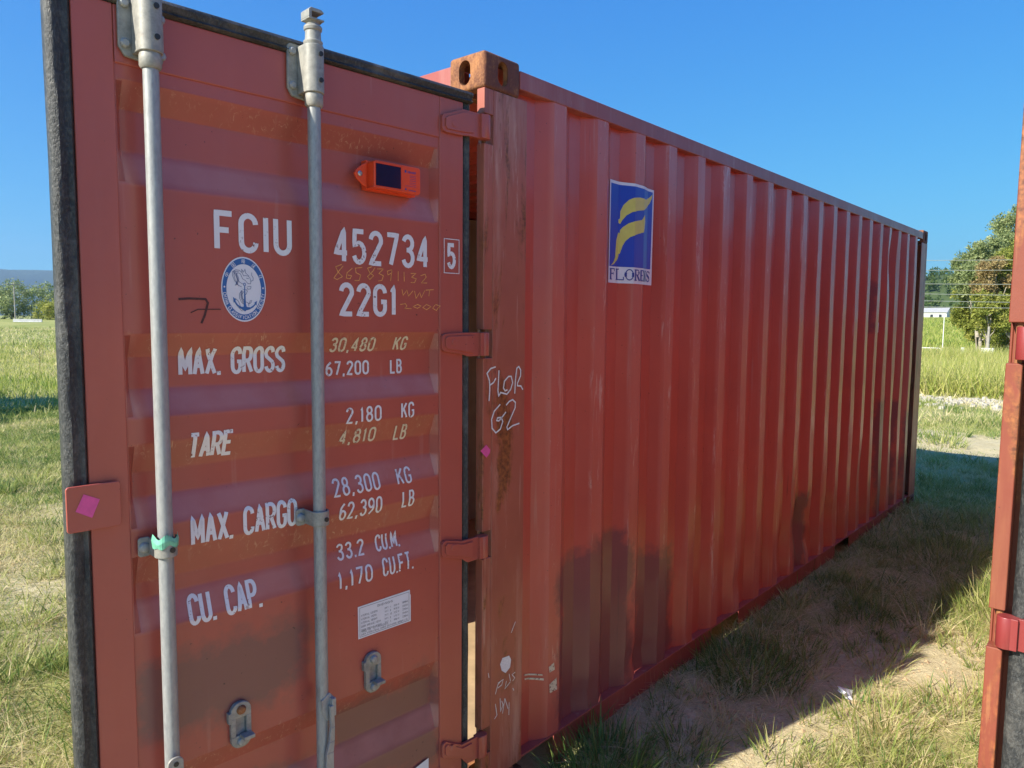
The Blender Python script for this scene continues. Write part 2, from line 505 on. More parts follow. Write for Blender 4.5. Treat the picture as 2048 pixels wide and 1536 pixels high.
G['9'] = [[(.15, 0)] + arc(.4, .65, .6, .5, -60, -5, 6) + arc(.5, .72, .5, .28, 0, 360, 18)]
G['7'] = [[(0, 1), (1, 1), (.35, 0)]]
G['8'] = [arc(.5, .77, .42, .23, -90, 270, 18), arc(.5, .27, .5, .27, 90, 450, 18)]
G['.'] = [[(.5, .0), (.5, .045)]]
G[','] = [[(.6, .08), (.3, -.16)]]
G['-'] = [[(.1, .45), (.9, .45)]]
G['/'] = [[(0, 0), (1, 1)]]
G['('] = [arc(.9, .5, .6, .6, 120, 240)]
G[')'] = [arc(.1, .5, .6, .6, 60, -60)]
G['+'] = [[(.1, .5), (.9, .5)], [(.5, .2), (.5, .8)]]
NARROW = {'I': .2, '.': .05, ',': .25, '1': .5, 'M': 1.2, 'W': 1.2, ' ': .75, '(': .4, ')': .4}

def densify(pl, step):
    out = [pl[0]]
    for a, b in zip(pl[:-1], pl[1:]):
        d = math.hypot(b[0] - a[0], b[1] - a[1])
        n = max(1, int(d / step))
        for i in range(1, n + 1):
            out.append((a[0] + (b[0] - a[0]) * i / n, a[1] + (b[1] - a[1]) * i / n))
    return out

def ribbon(mb, pl, w, place, lift, step=0.007, square=True):
    """flat stroke along the 2D polyline pl, width w, put on a surface by place(x, z, lift)"""
    if len(pl) < 2: return
    pl = [q for i, q in enumerate(pl) if i == 0 or math.hypot(q[0] - pl[i - 1][0], q[1] - pl[i - 1][1]) > 1e-6]
    if square:
        closed = math.hypot(pl[0][0] - pl[-1][0], pl[0][1] - pl[-1][1]) < 1e-4
    pl = densify(pl, step)
    n = len(pl)
    vs = []
    for i in range(n):
        a = pl[max(i - 1, 0)]
        b = pl[i]
        c = pl[min(i + 1, n - 1)]
        d1 = Vector((b[0] - a[0], b[1] - a[1])) if i > 0 else Vector((c[0] - b[0], c[1] - b[1]))
        d2 = Vector((c[0] - b[0], c[1] - b[1])) if i < n - 1 else d1
        if d1.length < 1e-9: d1 = d2
        if d2.length < 1e-9: d2 = d1
        d1.normalize(); d2.normalize()
        n1 = Vector((-d1.y, d1.x)); n2 = Vector((-d2.y, d2.x))
        nn = n1 + n2
        if nn.length < 0.2: nn = n1
        nn.normalize()
        k = 1 / max(0.78, nn.dot(n1))
        wi = w[i * len(w) // n] if hasattr(w, '__len__') else w
        for s in (1, -1):
            vs.append(place(b[0] + nn.x * k * s * wi / 2, b[1] + nn.y * k * s * wi / 2, lift))
    mb.add(vs, [(2 * i, 2 * i + 1, 2 * i + 3, 2 * i + 2) for i in range(n - 1)])

def text_strokes(txt, x0, x1, z0, z1, w, gap=0.42, wr=1.0, grouped=False):
    """stroke polylines of a text filling x0..x1, z0..z1 (x grows in reading direction)"""
    W_ = 0
    lay = []
    for i, ch in enumerate(txt):
        cw = NARROW.get(ch, 1.0)
        lay.append((ch, W_, cw))
        W_ += cw + (gap if i < len(txt) - 1 else 0)
    usable = (x1 - x0) - w
    s = usable / W_
    H = z1 - z0 - w
    res = []
    for ch, o, cw in lay:
        cur = [[(x0 + w / 2 + (o + q[0] * cw) * s, z0 + w / 2 + q[1] * H) for q in pl] for pl in G.get(ch, [])]
        if ch == '.':
            xc = x0 + w / 2 + (o + .5 * cw) * s
            cur = [[(xc, z0), (xc, z0 + w)]]
        if grouped:
            if cur: res.append(cur)
        else:
            res += cur
    return res

def text_mesh(name, items, w, place, mat, parent, lift=0.0016, **kw):
    for it in items:
        txt, x0, x1, z0, z1 = it
        for grp in text_strokes(txt, x0, x1, z0, z1, w, grouped=True, **kw):
            mb = MB()
            for k, pl in enumerate(grp):
                ribbon(mb, pl, w, place, lift + k * 0.00022)
            build(name, mb, mat, parent, recalc=False)

def fill_poly(mb, pts, place, lift, cell=0.01):
    """polygon tessellated on a grid so that it can follow a folded surface"""
    bm = bmesh.new()
    vs = [bm.verts.new((q[0], 0, q[1])) for q in pts]
    bm.faces.new(vs)
    xs = [q[0] for q in pts]; zs = [q[1] for q in pts]
    x = math.floor(min(xs) / cell) * cell
    while x < max(xs):
        bmesh.ops.bisect_plane(bm, geom=bm.verts[:] + bm.edges[:] + bm.faces[:], plane_co=(x, 0, 0), plane_no=(1, 0, 0))
        x += cell
    z = math.floor(min(zs) / cell) * cell
    while z < max(zs):
        bmesh.ops.bisect_plane(bm, geom=bm.verts[:] + bm.edges[:] + bm.faces[:], plane_co=(0, 0, z), plane_no=(0, 0, 1))
        z += cell
    bmesh.ops.triangulate(bm, faces=[f for f in bm.faces if len(f.verts) > 4])
    bm.verts.index_update()
    mb.add([place(v.co.x, v.co.z, lift) for v in bm.verts], [tuple(v.index for v in f.verts) for f in bm.faces])
    bm.free()

# measured outlines of the writing and stickers (metres on their surface)
DATA = {"up":[[0.856,2.1105],[0.8525,2.144],[0.861,2.1806],[0.875,2.2093],[0.897,2.2308],[0.919,2.2413],[0.96,2.2474],[0.9915,2.2474],[1.0155,2.2456],[1.0515,2.2583],[1.0795,2.2752],[1.0745,2.2571],[1.0565,2.2341],[1.0245,2.2125],[0.9935,2.1988],[0.947,2.1914],[0.912,2.182],[0.888,2.1672],[0.87,2.1453],[0.86,2.1268]],"lo":[[0.8015,1.957],[0.8205,1.9701],[0.8325,1.9908],[0.837,2.031],[0.8395,2.0631],[0.853,2.0942],[0.8725,2.1175],[0.897,2.1349],[0.9255,2.1456],[0.9795,2.1566],[1.0065,2.1821],[1.0115,2.15],[0.998,2.1074],[0.9355,2.0914],[0.906,2.0793],[0.886,2.0622],[0.874,2.0415],[0.8645,2.0129],[0.8495,1.984],[0.8245,1.9644]],"corn":[[0.7915,2.3014],[1.095,2.2951],[1.0885,1.8876],[0.7755,1.8872],[0.8005,2.2902],[1.083,2.2864],[1.0755,1.9551],[0.7975,1.9547]],"let":[[0.796,1.9447],[0.8325,1.9469],[0.8415,1.9454],[0.883,1.9008],[0.8865,1.9474],[0.9225,1.9011],[0.926,1.9468],[0.9785,1.9004],[0.981,1.9459],[1.0275,1.8987],[1.0175,1.9398],[1.0775,1.9011]],"chalk":[[[0.0605,1.5723],[0.0361,1.5676],[0.0178,1.5524],[0.0297,1.5279],[0.0315,1.5117],[0.0316,1.4934],[0.0285,1.4592]],[[0.0315,1.5117],[0.0501,1.5199],[0.0619,1.5342]],[[0.0772,1.56],[0.0742,1.5138],[0.0726,1.4907],[0.0763,1.4719],[0.0866,1.484],[0.1184,1.476],[0.1379,1.4912],[0.1484,1.5143],[0.1409,1.536],[0.1266,1.5367],[0.1055,1.5214],[0.1005,1.4983],[0.1094,1.4883],[0.1218,1.4911]],[[0.1598,1.4755],[0.1628,1.523],[0.1696,1.5631],[0.1805,1.5686],[0.191,1.555],[0.1902,1.5359],[0.1739,1.5105],[0.174,1.5021],[0.1925,1.4998],[0.2031,1.4859]],[[0.0846,1.4437],[0.0543,1.4225],[0.0416,1.3958],[0.0445,1.3654],[0.0636,1.3482],[0.0861,1.3587],[0.0981,1.3834],[0.0909,1.3982],[0.0718,1.3988],[0.0667,1.3899],[0.0788,1.3876],[0.0962,1.4001],[0.1144,1.4149]],[[0.1152,1.4385],[0.1312,1.4503],[0.1491,1.4548],[0.1638,1.4442],[0.1622,1.4252],[0.139,1.3914],[0.1196,1.3623],[0.1233,1.3529],[0.1502,1.364],[0.1861,1.3689]]],"low":[[[0.0691,0.4246],[0.0812,0.4545],[0.0978,0.4628]],[[0.0812,0.4603],[0.1104,0.4639],[0.1022,0.4467],[0.0813,0.443]],[[0.1275,0.4517],[0.1193,0.4256],[0.149,0.4408]],[[0.1418,0.4728],[0.149,0.4437]],[[0.1748,0.4667],[0.1574,0.4642],[0.1733,0.4465],[0.162,0.4389]],[[0.1624,0.4122],[0.1686,0.401]],[[0.0694,0.3899],[0.0737,0.368],[0.0781,0.3459],[0.0657,0.3365]],[[0.0942,0.4004],[0.0972,0.3498],[0.1113,0.3733]],[[0.1027,0.3883],[0.1114,0.3674]],[[0.1196,0.3905],[0.1074,0.3398]],[[0.1196,0.3905],[0.1372,0.3453]],[[0.143,0.3666],[0.1418,0.3199]],[[0.0317,0.5157],[0.0358,0.4971]],[[0.1512,0.6212],[0.1741,0.6548]]],"blob":[[0.1054,0.5438],[0.141,0.5402],[0.1524,0.5217],[0.1467,0.4944],[0.1229,0.4826],[0.1016,0.4989],[0.093,0.5251]],"panelmarks":[[[0.2151,0.4282],[0.245,0.4201],[0.2427,0.3938],[0.2156,0.3932]],[[0.2699,0.411],[0.3505,0.3906],[0.3525,0.3849],[0.2728,0.4038]],[[0.2748,0.3939],[0.3556,0.3732],[0.3568,0.3647],[0.2768,0.3871]],[[0.3773,0.4121],[0.4087,0.4198],[0.4143,0.3894],[0.3817,0.3886]],[[0.3806,0.342],[0.4261,0.3535],[0.4291,0.3047],[0.3833,0.3064]]],"pink2":[[-0.0127,1.2958],[0.0162,1.3129],[0.0253,1.3037],[0.0356,1.2943],[0.0333,1.2818],[0.0165,1.2689]],"orange":[[[0.478,1.8787],[0.4974,1.8714],[0.4904,1.8573],[0.476,1.8455],[0.493,1.8364],[0.5035,1.8401],[0.4879,1.8595],[0.4732,1.8748]],[[0.4438,1.8702],[0.4612,1.8567],[0.4639,1.8419],[0.4516,1.8404],[0.4465,1.849],[0.4588,1.8505]],[[0.4111,1.8742],[0.4338,1.8708],[0.4315,1.8582],[0.4164,1.8526],[0.4216,1.8375],[0.4367,1.836]],[[0.3778,1.8782],[0.3933,1.873],[0.3857,1.8606],[0.3728,1.8526],[0.3859,1.8412],[0.3935,1.8495],[0.3753,1.8654],[0.3674,1.8766]],[[0.3596,1.8728],[0.3384,1.8739],[0.3544,1.86],[0.3386,1.8543],[0.344,1.841],[0.3572,1.8382]],[[0.3089,1.8733],[0.3251,1.8681],[0.3225,1.8573],[0.3089,1.8645],[0.3089,1.8733],[0.3134,1.8401]],[[0.2859,1.8702],[0.2861,1.8413]],[[0.2649,1.869],[0.2639,1.8409]],[[0.2396,1.8659],[0.2196,1.8669],[0.2368,1.8547],[0.2185,1.8511],[0.2254,1.8394],[0.2397,1.8388]],[[0.2023,1.8609],[0.1848,1.8664],[0.1807,1.8574],[0.1995,1.8392],[0.1772,1.8401]],[[0.2724,1.8173],[0.268,1.7996],[0.2539,1.8158],[0.2484,1.7979],[0.2313,1.8143]],[[0.2255,1.8145],[0.2199,1.7919],[0.2054,1.8106],[0.1996,1.7948],[0.1849,1.8182]],[[0.1819,1.8183],[0.1504,1.8208]],[[0.1672,1.8188],[0.1702,1.8002]],[[0.2793,1.7724],[0.2598,1.7751],[0.2542,1.7684],[0.2626,1.7615],[0.2372,1.7606]],[[0.2142,1.7738],[0.2314,1.7666],[0.2142,1.7624],[0.1997,1.7696],[0.2142,1.7738]],[[0.1791,1.7746],[0.1938,1.7651],[0.1791,1.7584],[0.1613,1.768],[0.1791,1.7746]],[[0.1432,1.7754],[0.1553,1.7635],[0.1402,1.7567],[0.1281,1.771],[0.1432,1.7754]]],"seven":[[[0.9251,1.7708],[0.9003,1.7732],[0.8604,1.7725],[0.8551,1.7635],[0.8632,1.7341],[0.8722,1.714]],[[0.8976,1.7391],[0.8793,1.7477],[0.8236,1.7487]]]}

# ---------------------------------------------------------------- shipping containers
LEN, WID, HGT = 6.058, 2.438, 2.591
HINGE_Z = (2.345, 1.650, 0.970, 0.273)

def corr_y(X):
    t = (X - .444) % .2765
    if X < .234 or X > 5.83: return .040
    if t < .068: return .004 + .036 * t / .068
    if t < .1365: return .040
    if t < .2045: return .040 - .036 * (t - .1365) / .068
    return .004

DENTS = [(3.05, .42, .13, .12, .040), (3.35, .55, .07, .22, .030), (2.90, .66, .05, .20, .018), (3.20, .28, .09, .07, .030), (2.55, .52, .06, .25, .014), (3.85, .62, .06, .2, .022), (1.58, .5, .03, .2, .012), (1.35, .95, .05, .3, .008), (0.68, 1.2, .05, .5, .006), (2.75, .33, .10, .10, .020), (3.62, .36, .12, .14, .022),
         (4.35, .50, .16, .30, .020), (4.7, 1.15, .10, .55, .024), (5.0, 1.7, .10, .5, .018), (4.45, 1.2, .08, .5, .018),
         (4.95, 2.25, .16, .22, .022), (2.1, .30, .10, .07, .012), (1.05, .22, .12, .05, .014), (5.25, .9, .12, .35, .020),
         (1.62, 2.2, .04, .3, .008), (3.9, .9, .07, .5, .012), (0.62, .2, .1, .05, .010)]

def wall_y(X, Z):
    y = corr_y(X)
    for dx, dz, sx, sz, a in DENTS:
        q = ((X - dx) / sx) ** 2 + ((Z - dz) / sz) ** 2
        if q < 9: y += a * math.exp(-q)
    y += 0.0016 * mnoise.noise(Vector((X * 2.3, 0, Z * 1.7))) + 0.0012 * mnoise.noise(Vector((X * 9, 3, Z * 5)))
    if X > 2.2:
        y += 0.004 * min(1, (X - 2.2)) * mnoise.noise(Vector((X * 5, 7, Z * 2.2)))
    return y

def corr_xs(x0, x1):
    xs = {round(x0, 4), round(x1, 4)}
    k = -1
    while .444 + k * .2765 < x1 + .3:
        b = .444 + k * .2765
        for d in (0, .004, .064, .068, .072, .1325, .1365, .1405, .2005, .2045, .2085, .2725):
            if x0 < b + d < x1: xs.add(round(b + d, 4))
        k += 1
    return sorted(xs)

def side_wall(name, mat, parent, flip=False):
    xs = corr_xs(.2, 5.86)
    zs = [.13 + (2.51 - .13) * i / 60 for i in range(61)]
    mb = MB()
    for x in xs:
        for z in zs:
            y = wall_y(x, z) if not flip else corr_y(x)
            zz = z
            if z == zs[0]: zz = z + .010 * mnoise.noise(Vector((x * 6, 1, 2)))
            mb.v.append((x, WID - y if flip else y, zz))
    nz = len(zs)
    for i in range(len(xs) - 1):
        for j in range(nz - 1):
            mb.f.append((i * nz + j, i * nz + j + 1, (i + 1) * nz + j + 1, (i + 1) * nz + j))
    o = build(name, mb, mat, parent, smooth=16, recalc=False)
    return o

CAST_MESH = None
def casting_mesh():
    """hollow corner casting .178 x .162 x .118 with an oval hole in the side, the end and the top"""
    def cutter(mb_fn):
        mb = MB(); mb_fn(mb)
        return build("cutter", mb, MAT['rust'])
    body = MB().box(0, .178, 0, .162, 0, .118)
    o = build("body", body, MAT['rust'])
    bv = o.modifiers.new("b", 'BEVEL'); bv.width = .013; bv.segments = 4; bv.limit_method = 'NONE'
    cuts = []
    cuts.append(cutter(lambda m: m.box(.026, .20, .022, .19, .022, .096)))
    def stadium(w, h, n=8):
        r = w / 2
        return [(r * math.cos(math.pi * k / n), (h / 2 - r) + r * math.sin(math.pi * k / n)) for k in range(n + 1)] + \
               [(-r * math.cos(math.pi * k / n), -(h / 2 - r) - r * math.sin(math.pi * k / n)) for k in range(n + 1)]
    cuts.append(cutter(lambda m: m.prism(stadium(.050, .079), lambda a, b: (a + .089, -.05, b + .058), lambda a, b: (a + .089, .06, b + .058))))
    cuts.append(cutter(lambda m: m.prism(stadium(.052, .080), lambda a, b: (-.05, a + .089, b + .058), lambda a, b: (.06, a + .089, b + .058))))
    cuts.append(cutter(lambda m: m.prism(stadium(.063, .118), lambda a, b: (b * 1.0 + .095, a + .085, .09), lambda a, b: (b * 1.0 + .095, a + .085, .2))))
    for c in cuts:
        md = o.modifiers.new("c", 'BOOLEAN'); md.object = c; md.operation = 'DIFFERENCE'; md.solver = 'EXACT'
    dg = bpy.context.evaluated_depsgraph_get()
    dg.update()
    me = bpy.data.meshes.new_from_object(o.evaluated_get(dg))
    me.name = "corner_casting"
    for c in cuts + [o]:
        bpy.data.objects.remove(c)
    bm = bmesh.new(); bm.from_mesh(me)
    bmesh.ops.recalc_face_normals(bm, faces=bm.faces)
    bm.to_mesh(me); bm.free()
    me.materials.clear(); me.materials.append(MAT['rust'])
    me.polygons.foreach_set("use_smooth", [True] * len(me.polygons))
    me.set_sharp_from_angle(angle=math.radians(28))
    return me

def add_casting(parent, x, y, z, sx, sy, sz):
    global CAST_MESH
    if CAST_MESH is None: CAST_MESH = casting_mesh()
    o = bpy.data.objects.new("corner_casting", CAST_MESH)
    COL.objects.link(o)
    o.parent = parent
    o.location = (x, y, z)
    o.scale = (sx, sy, sz)
    return o

# door leaf: local x = distance from the hinge-side edge (times m), local y = outward, z up
DP = [(0, 0), (.27, 0), (.40, 0), (.48, -.027), (.57, -.027), (.63, 0), (.985, 0), (1.06, -.027), (1.10, -.027), (1.175, 0), (1.235, 0),
      (1.305, -.027), (1.365, -.027), (1.435, 0), (1.495, 0), (1.56, -.027), (1.635, -.027), (1.69, 0), (2.025, 0), (2.10, -.027),
      (2.192, -.027), (2.252, 0), (3, 0)]
def door_depth(u, z):
    for (a, da), (b, db) in zip(DP[:-1], DP[1:]):
        if a <= z <= b:
            d = da + (db - da) * (z - a) / (b - a)
            break
    e = min(1, max(0, (u - .132) / .014), max(0, (1.047 - u) / .014))
    base = -.005 if .130 < u < 1.049 and .262 < z < 2.285 else 0.0
    w = 0.0009 * mnoise.noise(Vector((u * 4, 0, z * 4))) if base else 0
    return d * e + base + w

def rounded_rect(x0, x1, z0, z1, r, n=5):
    pts = []
    for cx, cz, a in ((x1 - r, z1 - r, 0), (x0 + r, z1 - r, 90), (x0 + r, z0 + r, 180), (x1 - r, z0 + r, 270)):
        for k in range(n + 1):
            t = math.radians(a + 90 * k / n)
            pts.append((cx + r * math.cos(t), cz + r * math.sin(t)))
    return pts

def plate(mb, poly, y0, y1, m=1):
    return mb.prism(poly, lambda a, b: (m * a, y0, b), lambda a, b: (m * a, y1, b))

def make_door(parent, m, mats, gw=.74):
    paint = mats['door']
    # frame of the leaf: stiles and rails
    fr = MB()
    for (a, b, c, d) in ((.034, .130, .15, 2.408), (1.049, 1.132, .15, 2.408)):
        fr.box(m * a, m * b, -.05, 0, c, d)
    fr.box(m * .1301, m * 1.0489, -.05, -.0005, 2.283, 2.408)
    fr.box(m * .1301, m * 1.0489, -.05, -.0005, .15, .263)
    frame_paint = mats.get('frame', paint)
    door = build("door", fr, frame_paint, parent, bevel=.0035)
    # corrugated panel
    us = sorted({.1295, .132, .136, .146, .152, 1.0495, 1.047, 1.043, 1.033, 1.027} | {round(.16 + i * .05, 3) for i in range(18)})
    zs = sorted({.2625, 2.2845, .27, 2.278} | {z + d for z, _ in DP[2:-1] for d in (-.004, .0, .004)} | {round(.65 + i * .06, 3) for i in range(6)} | {round(1.72 + i * .06, 3) for i in range(5)})
    pb = MB()
    for u in us:
        for z in zs:
            pb.v.append((m * u, door_depth(u, z) if .1297 < u < 1.0493 else -.005, z))
    nz = len(zs)
    for i in range(len(us) - 1):
        for j in range(nz - 1):
            pb.f.append((i * nz + j, i * nz + j + 1, (i + 1) * nz + j + 1, (i + 1) * nz + j))
    build("door_panel", pb, paint, door, smooth=24, recalc=False)
    # rubber gaskets: ribbed strips round the leaf
    g = MB()
    prof = [(0, -.045), (0, -.004), (.006, .004), (.014, -.002), (.022, .0), (.031, .005), (.040, .002), (.046, -.008), (.046, -.03), (.03, -.045)]
    def strip(prof, axis, a0, a1, base, sgn, n=40, wob=.0018):
        for i in range(n + 1):
            t = a0 + (a1 - a0) * i / n
            for k, (p_, q_) in enumerate(prof):
                w = wob * mnoise.noise(Vector((t * 9, k * 3.1, base * 5)))
                w2 = .003 * mnoise.noise(Vector((t * 2.0, 5, base * 3)))
                if axis == 'z': g.v.append((m * (base + sgn * (p_ + (w2 if p_ > .03 else 0))), q_ + w, t))
                else: g.v.append((m * t, q_ + w, base + sgn * p_))
        o = len(g.v) - (n + 1) * len(prof)
        L = len(prof)
        for i in range(n):
            for k in range(L):
                g.f.append((o + i * L + k, o + i * L + (k + 1) % L, o + (i + 1) * L + (k + 1) % L, o + (i + 1) * L + k))
        g.f.append(tuple(o + k for k in range(L)))
        g.f.append(tuple(o + n * L + k for k in range(L)))
    strip(prof, 'z', .12, 2.41, 1.1325, 1, 60)
    strip([(a * gw, b - .006) for a, b in prof], 'z', .12, 2.408, .0335, -1, 60)
    if gw < 1:      # lip added to an open leaf to keep sun out of the hinge gap
        g.box(m * .003, m * .016, -.100, -.046, .13, 2.40)
    strip([(a * .80, b + .008) for a, b in prof], 'x', .002, 1.165, 2.4085, 1, 40)
    strip([(a * .76, b) for a, b in prof], 'x', .002, 1.165, .1495, -1, 30)
    build("gasket", g, MAT['rubber'], door, smooth=50)
    # hinge blades
    for zc in HINGE_Z:
        h = MB()
        zl = {2.345: 2.330, 1.650: 1.658, 0.970: .996, 0.273: .322}[zc]
        poly = [(.129, zl - .018), (.124, zl - .026), (.112, zl - .029), (.045, (zl + zc) / 2 - .035), (.020, zc - .039), (-.030, zc - .038), (-.030, zc + .038), (.045, zc + .038), (.112, zl + .027), (.124, zl + .024), (.129, zl + .016)]
        plate(h, poly, .001, .012, m)
        inner_ = [(.118, zl - .012), (.112, zl - .020), (.045, (zl + zc) / 2 - .025), (.0, zc - .028), (.0, zc + .028), (.045, zc + .028), (.110, zl + .018), (.118, zl + .012)]
        plate(h, inner_, .0122, .017, m)
        h.lathe([(.011, .017), (.010, .019)], (m * .085, 0, zl), 12, 'y')
        h.lathe([(.019, -.038), (.020, -.036), (.020, .036), (.019, .038)], (m * -.050, .006, zc), 18, 'z')
        h.box(m * -.050, m * -.025, -.008, .0225, zc - .0375, zc + .0375)
        build("hinge_blade", h, frame_paint, door, bevel=.003)
    # two locking rods with bearing brackets
    for k, uc in enumerate((.588, .990)):
        Y = .047
        rb = MB()
        rb.lathe([(.0168, .13), (.0168, 2.30)], (m * uc, Y, 0), 24)
        build("lock_rod", rb, MAT['galv'], door, smooth=40)
        rc = MB()
        rc.lathe([(.0195, 2.27), (.0235, 2.276), (.0235, 2.297), (.0222, 2.303), (.0222, 2.425), (.0245, 2.43), (.0245, 2.438), (.0205, 2.441), (.0195, 2.485), (.0225, 2.490), (.0238, 2.502), (.0215, 2.511), (.0150, 2.520), (.0165, 2.526), (.0230, 2.532)], (m * uc, Y, 0), 20)
        # cam head: a C shaped jaw
        rc.box(m * (uc + .0225), m * (uc - .0215), Y - .020, Y + .020, 2.5325, 2.541)
        rc.box(m * (uc + .0225), m * (uc + .0135), Y - .020, Y + .020, 2.541, 2.574)
        rc.box(m * (uc + .0135), m * (uc - .0195), Y - .020, Y - .012, 2.541, 2.574)
        rc.prism([(uc + .0225, 2.574), (uc + .015, 2.588), (uc - .014, 2.588), (uc - .0215, 2.578), (uc - .0215, 2.572), (uc + .0225, 2.570)],
                 lambda a, b: (m * a, Y - .020, b), lambda a, b: (m * a, Y + .018, b))
        rc.v = [(x, y, z if z < 2.43 else 2.43 + (z - 2.43) * .52) for x, y, z in rc.v]
        build("rod_cam", rc, MAT['cast'], door, bevel=.0016)
        hb = MB()
        plate(hb, [(uc + .046, 2.432), (uc + .053, 2.422), (uc + .053, 2.318), (uc + .040, 2.298), (uc + .022, 2.296), (uc - .030, 2.290), (uc - .040, 2.298), (uc - .044, 2.315), (uc - .044, 2.400), (uc - .034, 2.425), (uc - .02, 2.434)], .0015, .011, m)
        arcp = [(uc + .0265 * math.cos(math.radians(a)), Y + .0265 * math.sin(math.radians(a))) for a in range(0, 181, 15)]
        poly = [(uc + .0265, .0112)] + arcp + [(uc - .0265, .0112)]
        hb.prism(poly, lambda a, b: (m * a, b, 2.304), lambda a, b: (m * a, b, 2.424))
        build("rod_housing", hb, MAT['cast'], door, bevel=.003)
        for (du, z) in ((.040, 2.41), (.040, 2.325), (-.036, 2.395), (-.036, 2.315)):
            build("housing_bolt", MB().lathe([(.0105, .0112), (.0105, .016), (.007, .0195)], (m * (uc + du), 0, z), 8, 'y'), MAT['galv'], door, smooth=30)
        for z in (2.400, 2.335):
            build("housing_plug", MB().lathe([(.0062, .0), (.0062, .004), (.003, .004)], (m * (uc - .006), Y + .0255, z), 10, 'y'), MAT['black_plug'], door, smooth=30)
        # middle guide bracket wrapped round the rod
        zc = 1.193 if k == 0 else 1.196
        gb = MB()
        Rg = .0195
        ring = [(uc + Rg * math.cos(math.radians(a)), Y + Rg * math.sin(math.radians(a))) for a in range(-20, 201, 14)]
        ring2 = [(uc + (Rg + .0055) * math.cos(math.radians(a)), Y + (Rg + .0055) * math.sin(math.radians(a))) for a in range(200, -21, -14)]
        gb.prism(ring + ring2, lambda a, b: (m * a, b, zc - .020), lambda a, b: (m * a, b, zc + .020))
        for sx in (1, -1):
            xa, xb = uc + sx * .0190, uc + sx * (.047 if sx > 0 else .034)
            gb.box(m * (uc + sx * .0185), m * (uc + sx * .0245), .006, Y - .004, zc - .0195, zc + .0195)
            plate(gb, rounded_rect(min(xa, xb), max(xa, xb), zc - .024, zc + .022, .007), .002, .0075, m)
        build("guide_bracket", gb, MAT['cast'], door, bevel=.0016)
        build("guide_bolt", MB().lathe([(.0125, .0076), (.0125, .009), (.0095, .0135), (.004, .0155)], (m * (uc + .034), 0, zc - .002), 14, 'y'), MAT['galv'], door, smooth=30)
        build("guide_plug", MB().lathe([(.0065, .0), (.0065, .0025)], (m * (uc - .006), Y + Rg + .005, zc - .002), 10, 'y'), MAT['black_plug'], door, smooth=30)
    # handle hub, flat handle bar
    uc = .588
    hd = MB()
    Y = .047
    hd.prism([(uc + .014, .688), (uc - .013, .704), (uc - .024, .690), (uc - .024, .632), (uc - .006, .624), (uc + .010, .650)],
             lambda a, b: (m * a, Y + .014, b), lambda a, b: (m * a, Y + .019, b))
    hd.prism([(uc - .012, .690), (uc - .025, .690), (uc - .025, .640), (uc - .012, .640)], lambda a, b: (m * a, Y - .012, b), lambda a, b: (m * a, Y + .032, b))
    path = [(uc - .011, .672, .006), (uc - .013, .61, .0065), (uc - .010, .57, .0085), (uc - .004, .54, .011), (uc - .002, .48, .013), (uc - .004, .40, .013), (uc - .03, .28, .012)]
    for (a, b) in zip(path[:-1], path[1:]):
        hd.prism([(a[0] - a[2], a[1]), (a[0] + a[2], a[1]), (b[0] + b[2], b[1]), (b[0] - b[2], b[1])],
                 lambda p, q: (m * p, Y + .0235, q), lambda p, q: (m * p, Y + .0335, q))
    build("door_handle", hd, MAT['galv'], door, bevel=.0018)
    h2 = MB()
    plate(h2, rounded_rect(.975, 1.012, .60, .700, .016), .072, .078, m)
    h2.box(m * .978, m * 1.008, .05, .0721, .61, .655)
    build("door_handle", h2, MAT['cast'], door, bevel=.002)
    h3 = MB().lathe([(.006, .0782), (.006, .0800)], (m * .993, 0, .684), 12, 'y')
    build("handle_bolt", h3, MAT['black_plug'], door)
    # handle keepers
    for (ua, zc, yy) in ((.391, .679, 0), (.801, .677, 0)):
        kb = MB()
        outer = rounded_rect(ua - .0275, ua + .0275, zc - .061, zc + .061, .024)
        y0 = -.004
        plate(kb, [(ua + .0275, zc + .020)] + [(a, b) for a, b in outer if b > zc + .0205] + [(ua - .0275, zc + .020)], y0, y0 + .012, m)
        plate(kb, [(a, b) for a, b in outer if b < zc - .028] + [(ua + .0275, zc - .028), (ua - .0275, zc - .028)], y0, y0 + .012, m)
        kb.box(m * (ua + .0275), m * (ua + .014), y0, y0 + .012, zc - .0281, zc + .0201)
        kb.box(m * (ua - .0275), m * (ua - .014), y0, y0 + .012, zc - .0281, zc + .0201)
        kb.box(m * (ua + .004), m * (ua - .026), y0 + .010, y0 + .036, zc - .034, zc - .024)
        kb.box(m * (ua + .034), m * (ua + .0276), y0 - .001, y0 + .014, zc + .012, zc + .040)
        kb.box(m * (ua + .0139), m * (ua - .0139), y0, y0 + .003, zc - .028, zc + .020)
        build("handle_keeper", kb, MAT['cast'], door, bevel=.0025)
        for dz in (.041, -.044):
            build("keeper_rivet", MB().lathe([(.0125, y0 + .0122), (.0125, y0 + .014), (.0095, y0 + .019), (.004, y0 + .0205)], (m * ua, 0, zc + dz), 16, 'y'), MAT['rust' if ua > .6 and dz > 0 else 'galv'], door, smooth=35)
    # locking tab on the free stile, lapping over the gasket
    tb = MB()
    plate(tb, rounded_rect(1.072, 1.182, 1.258, 1.360, .007), .009, .015, m)
    build("locking_tab", tb, frame_paint, door, bevel=.002)
    return door

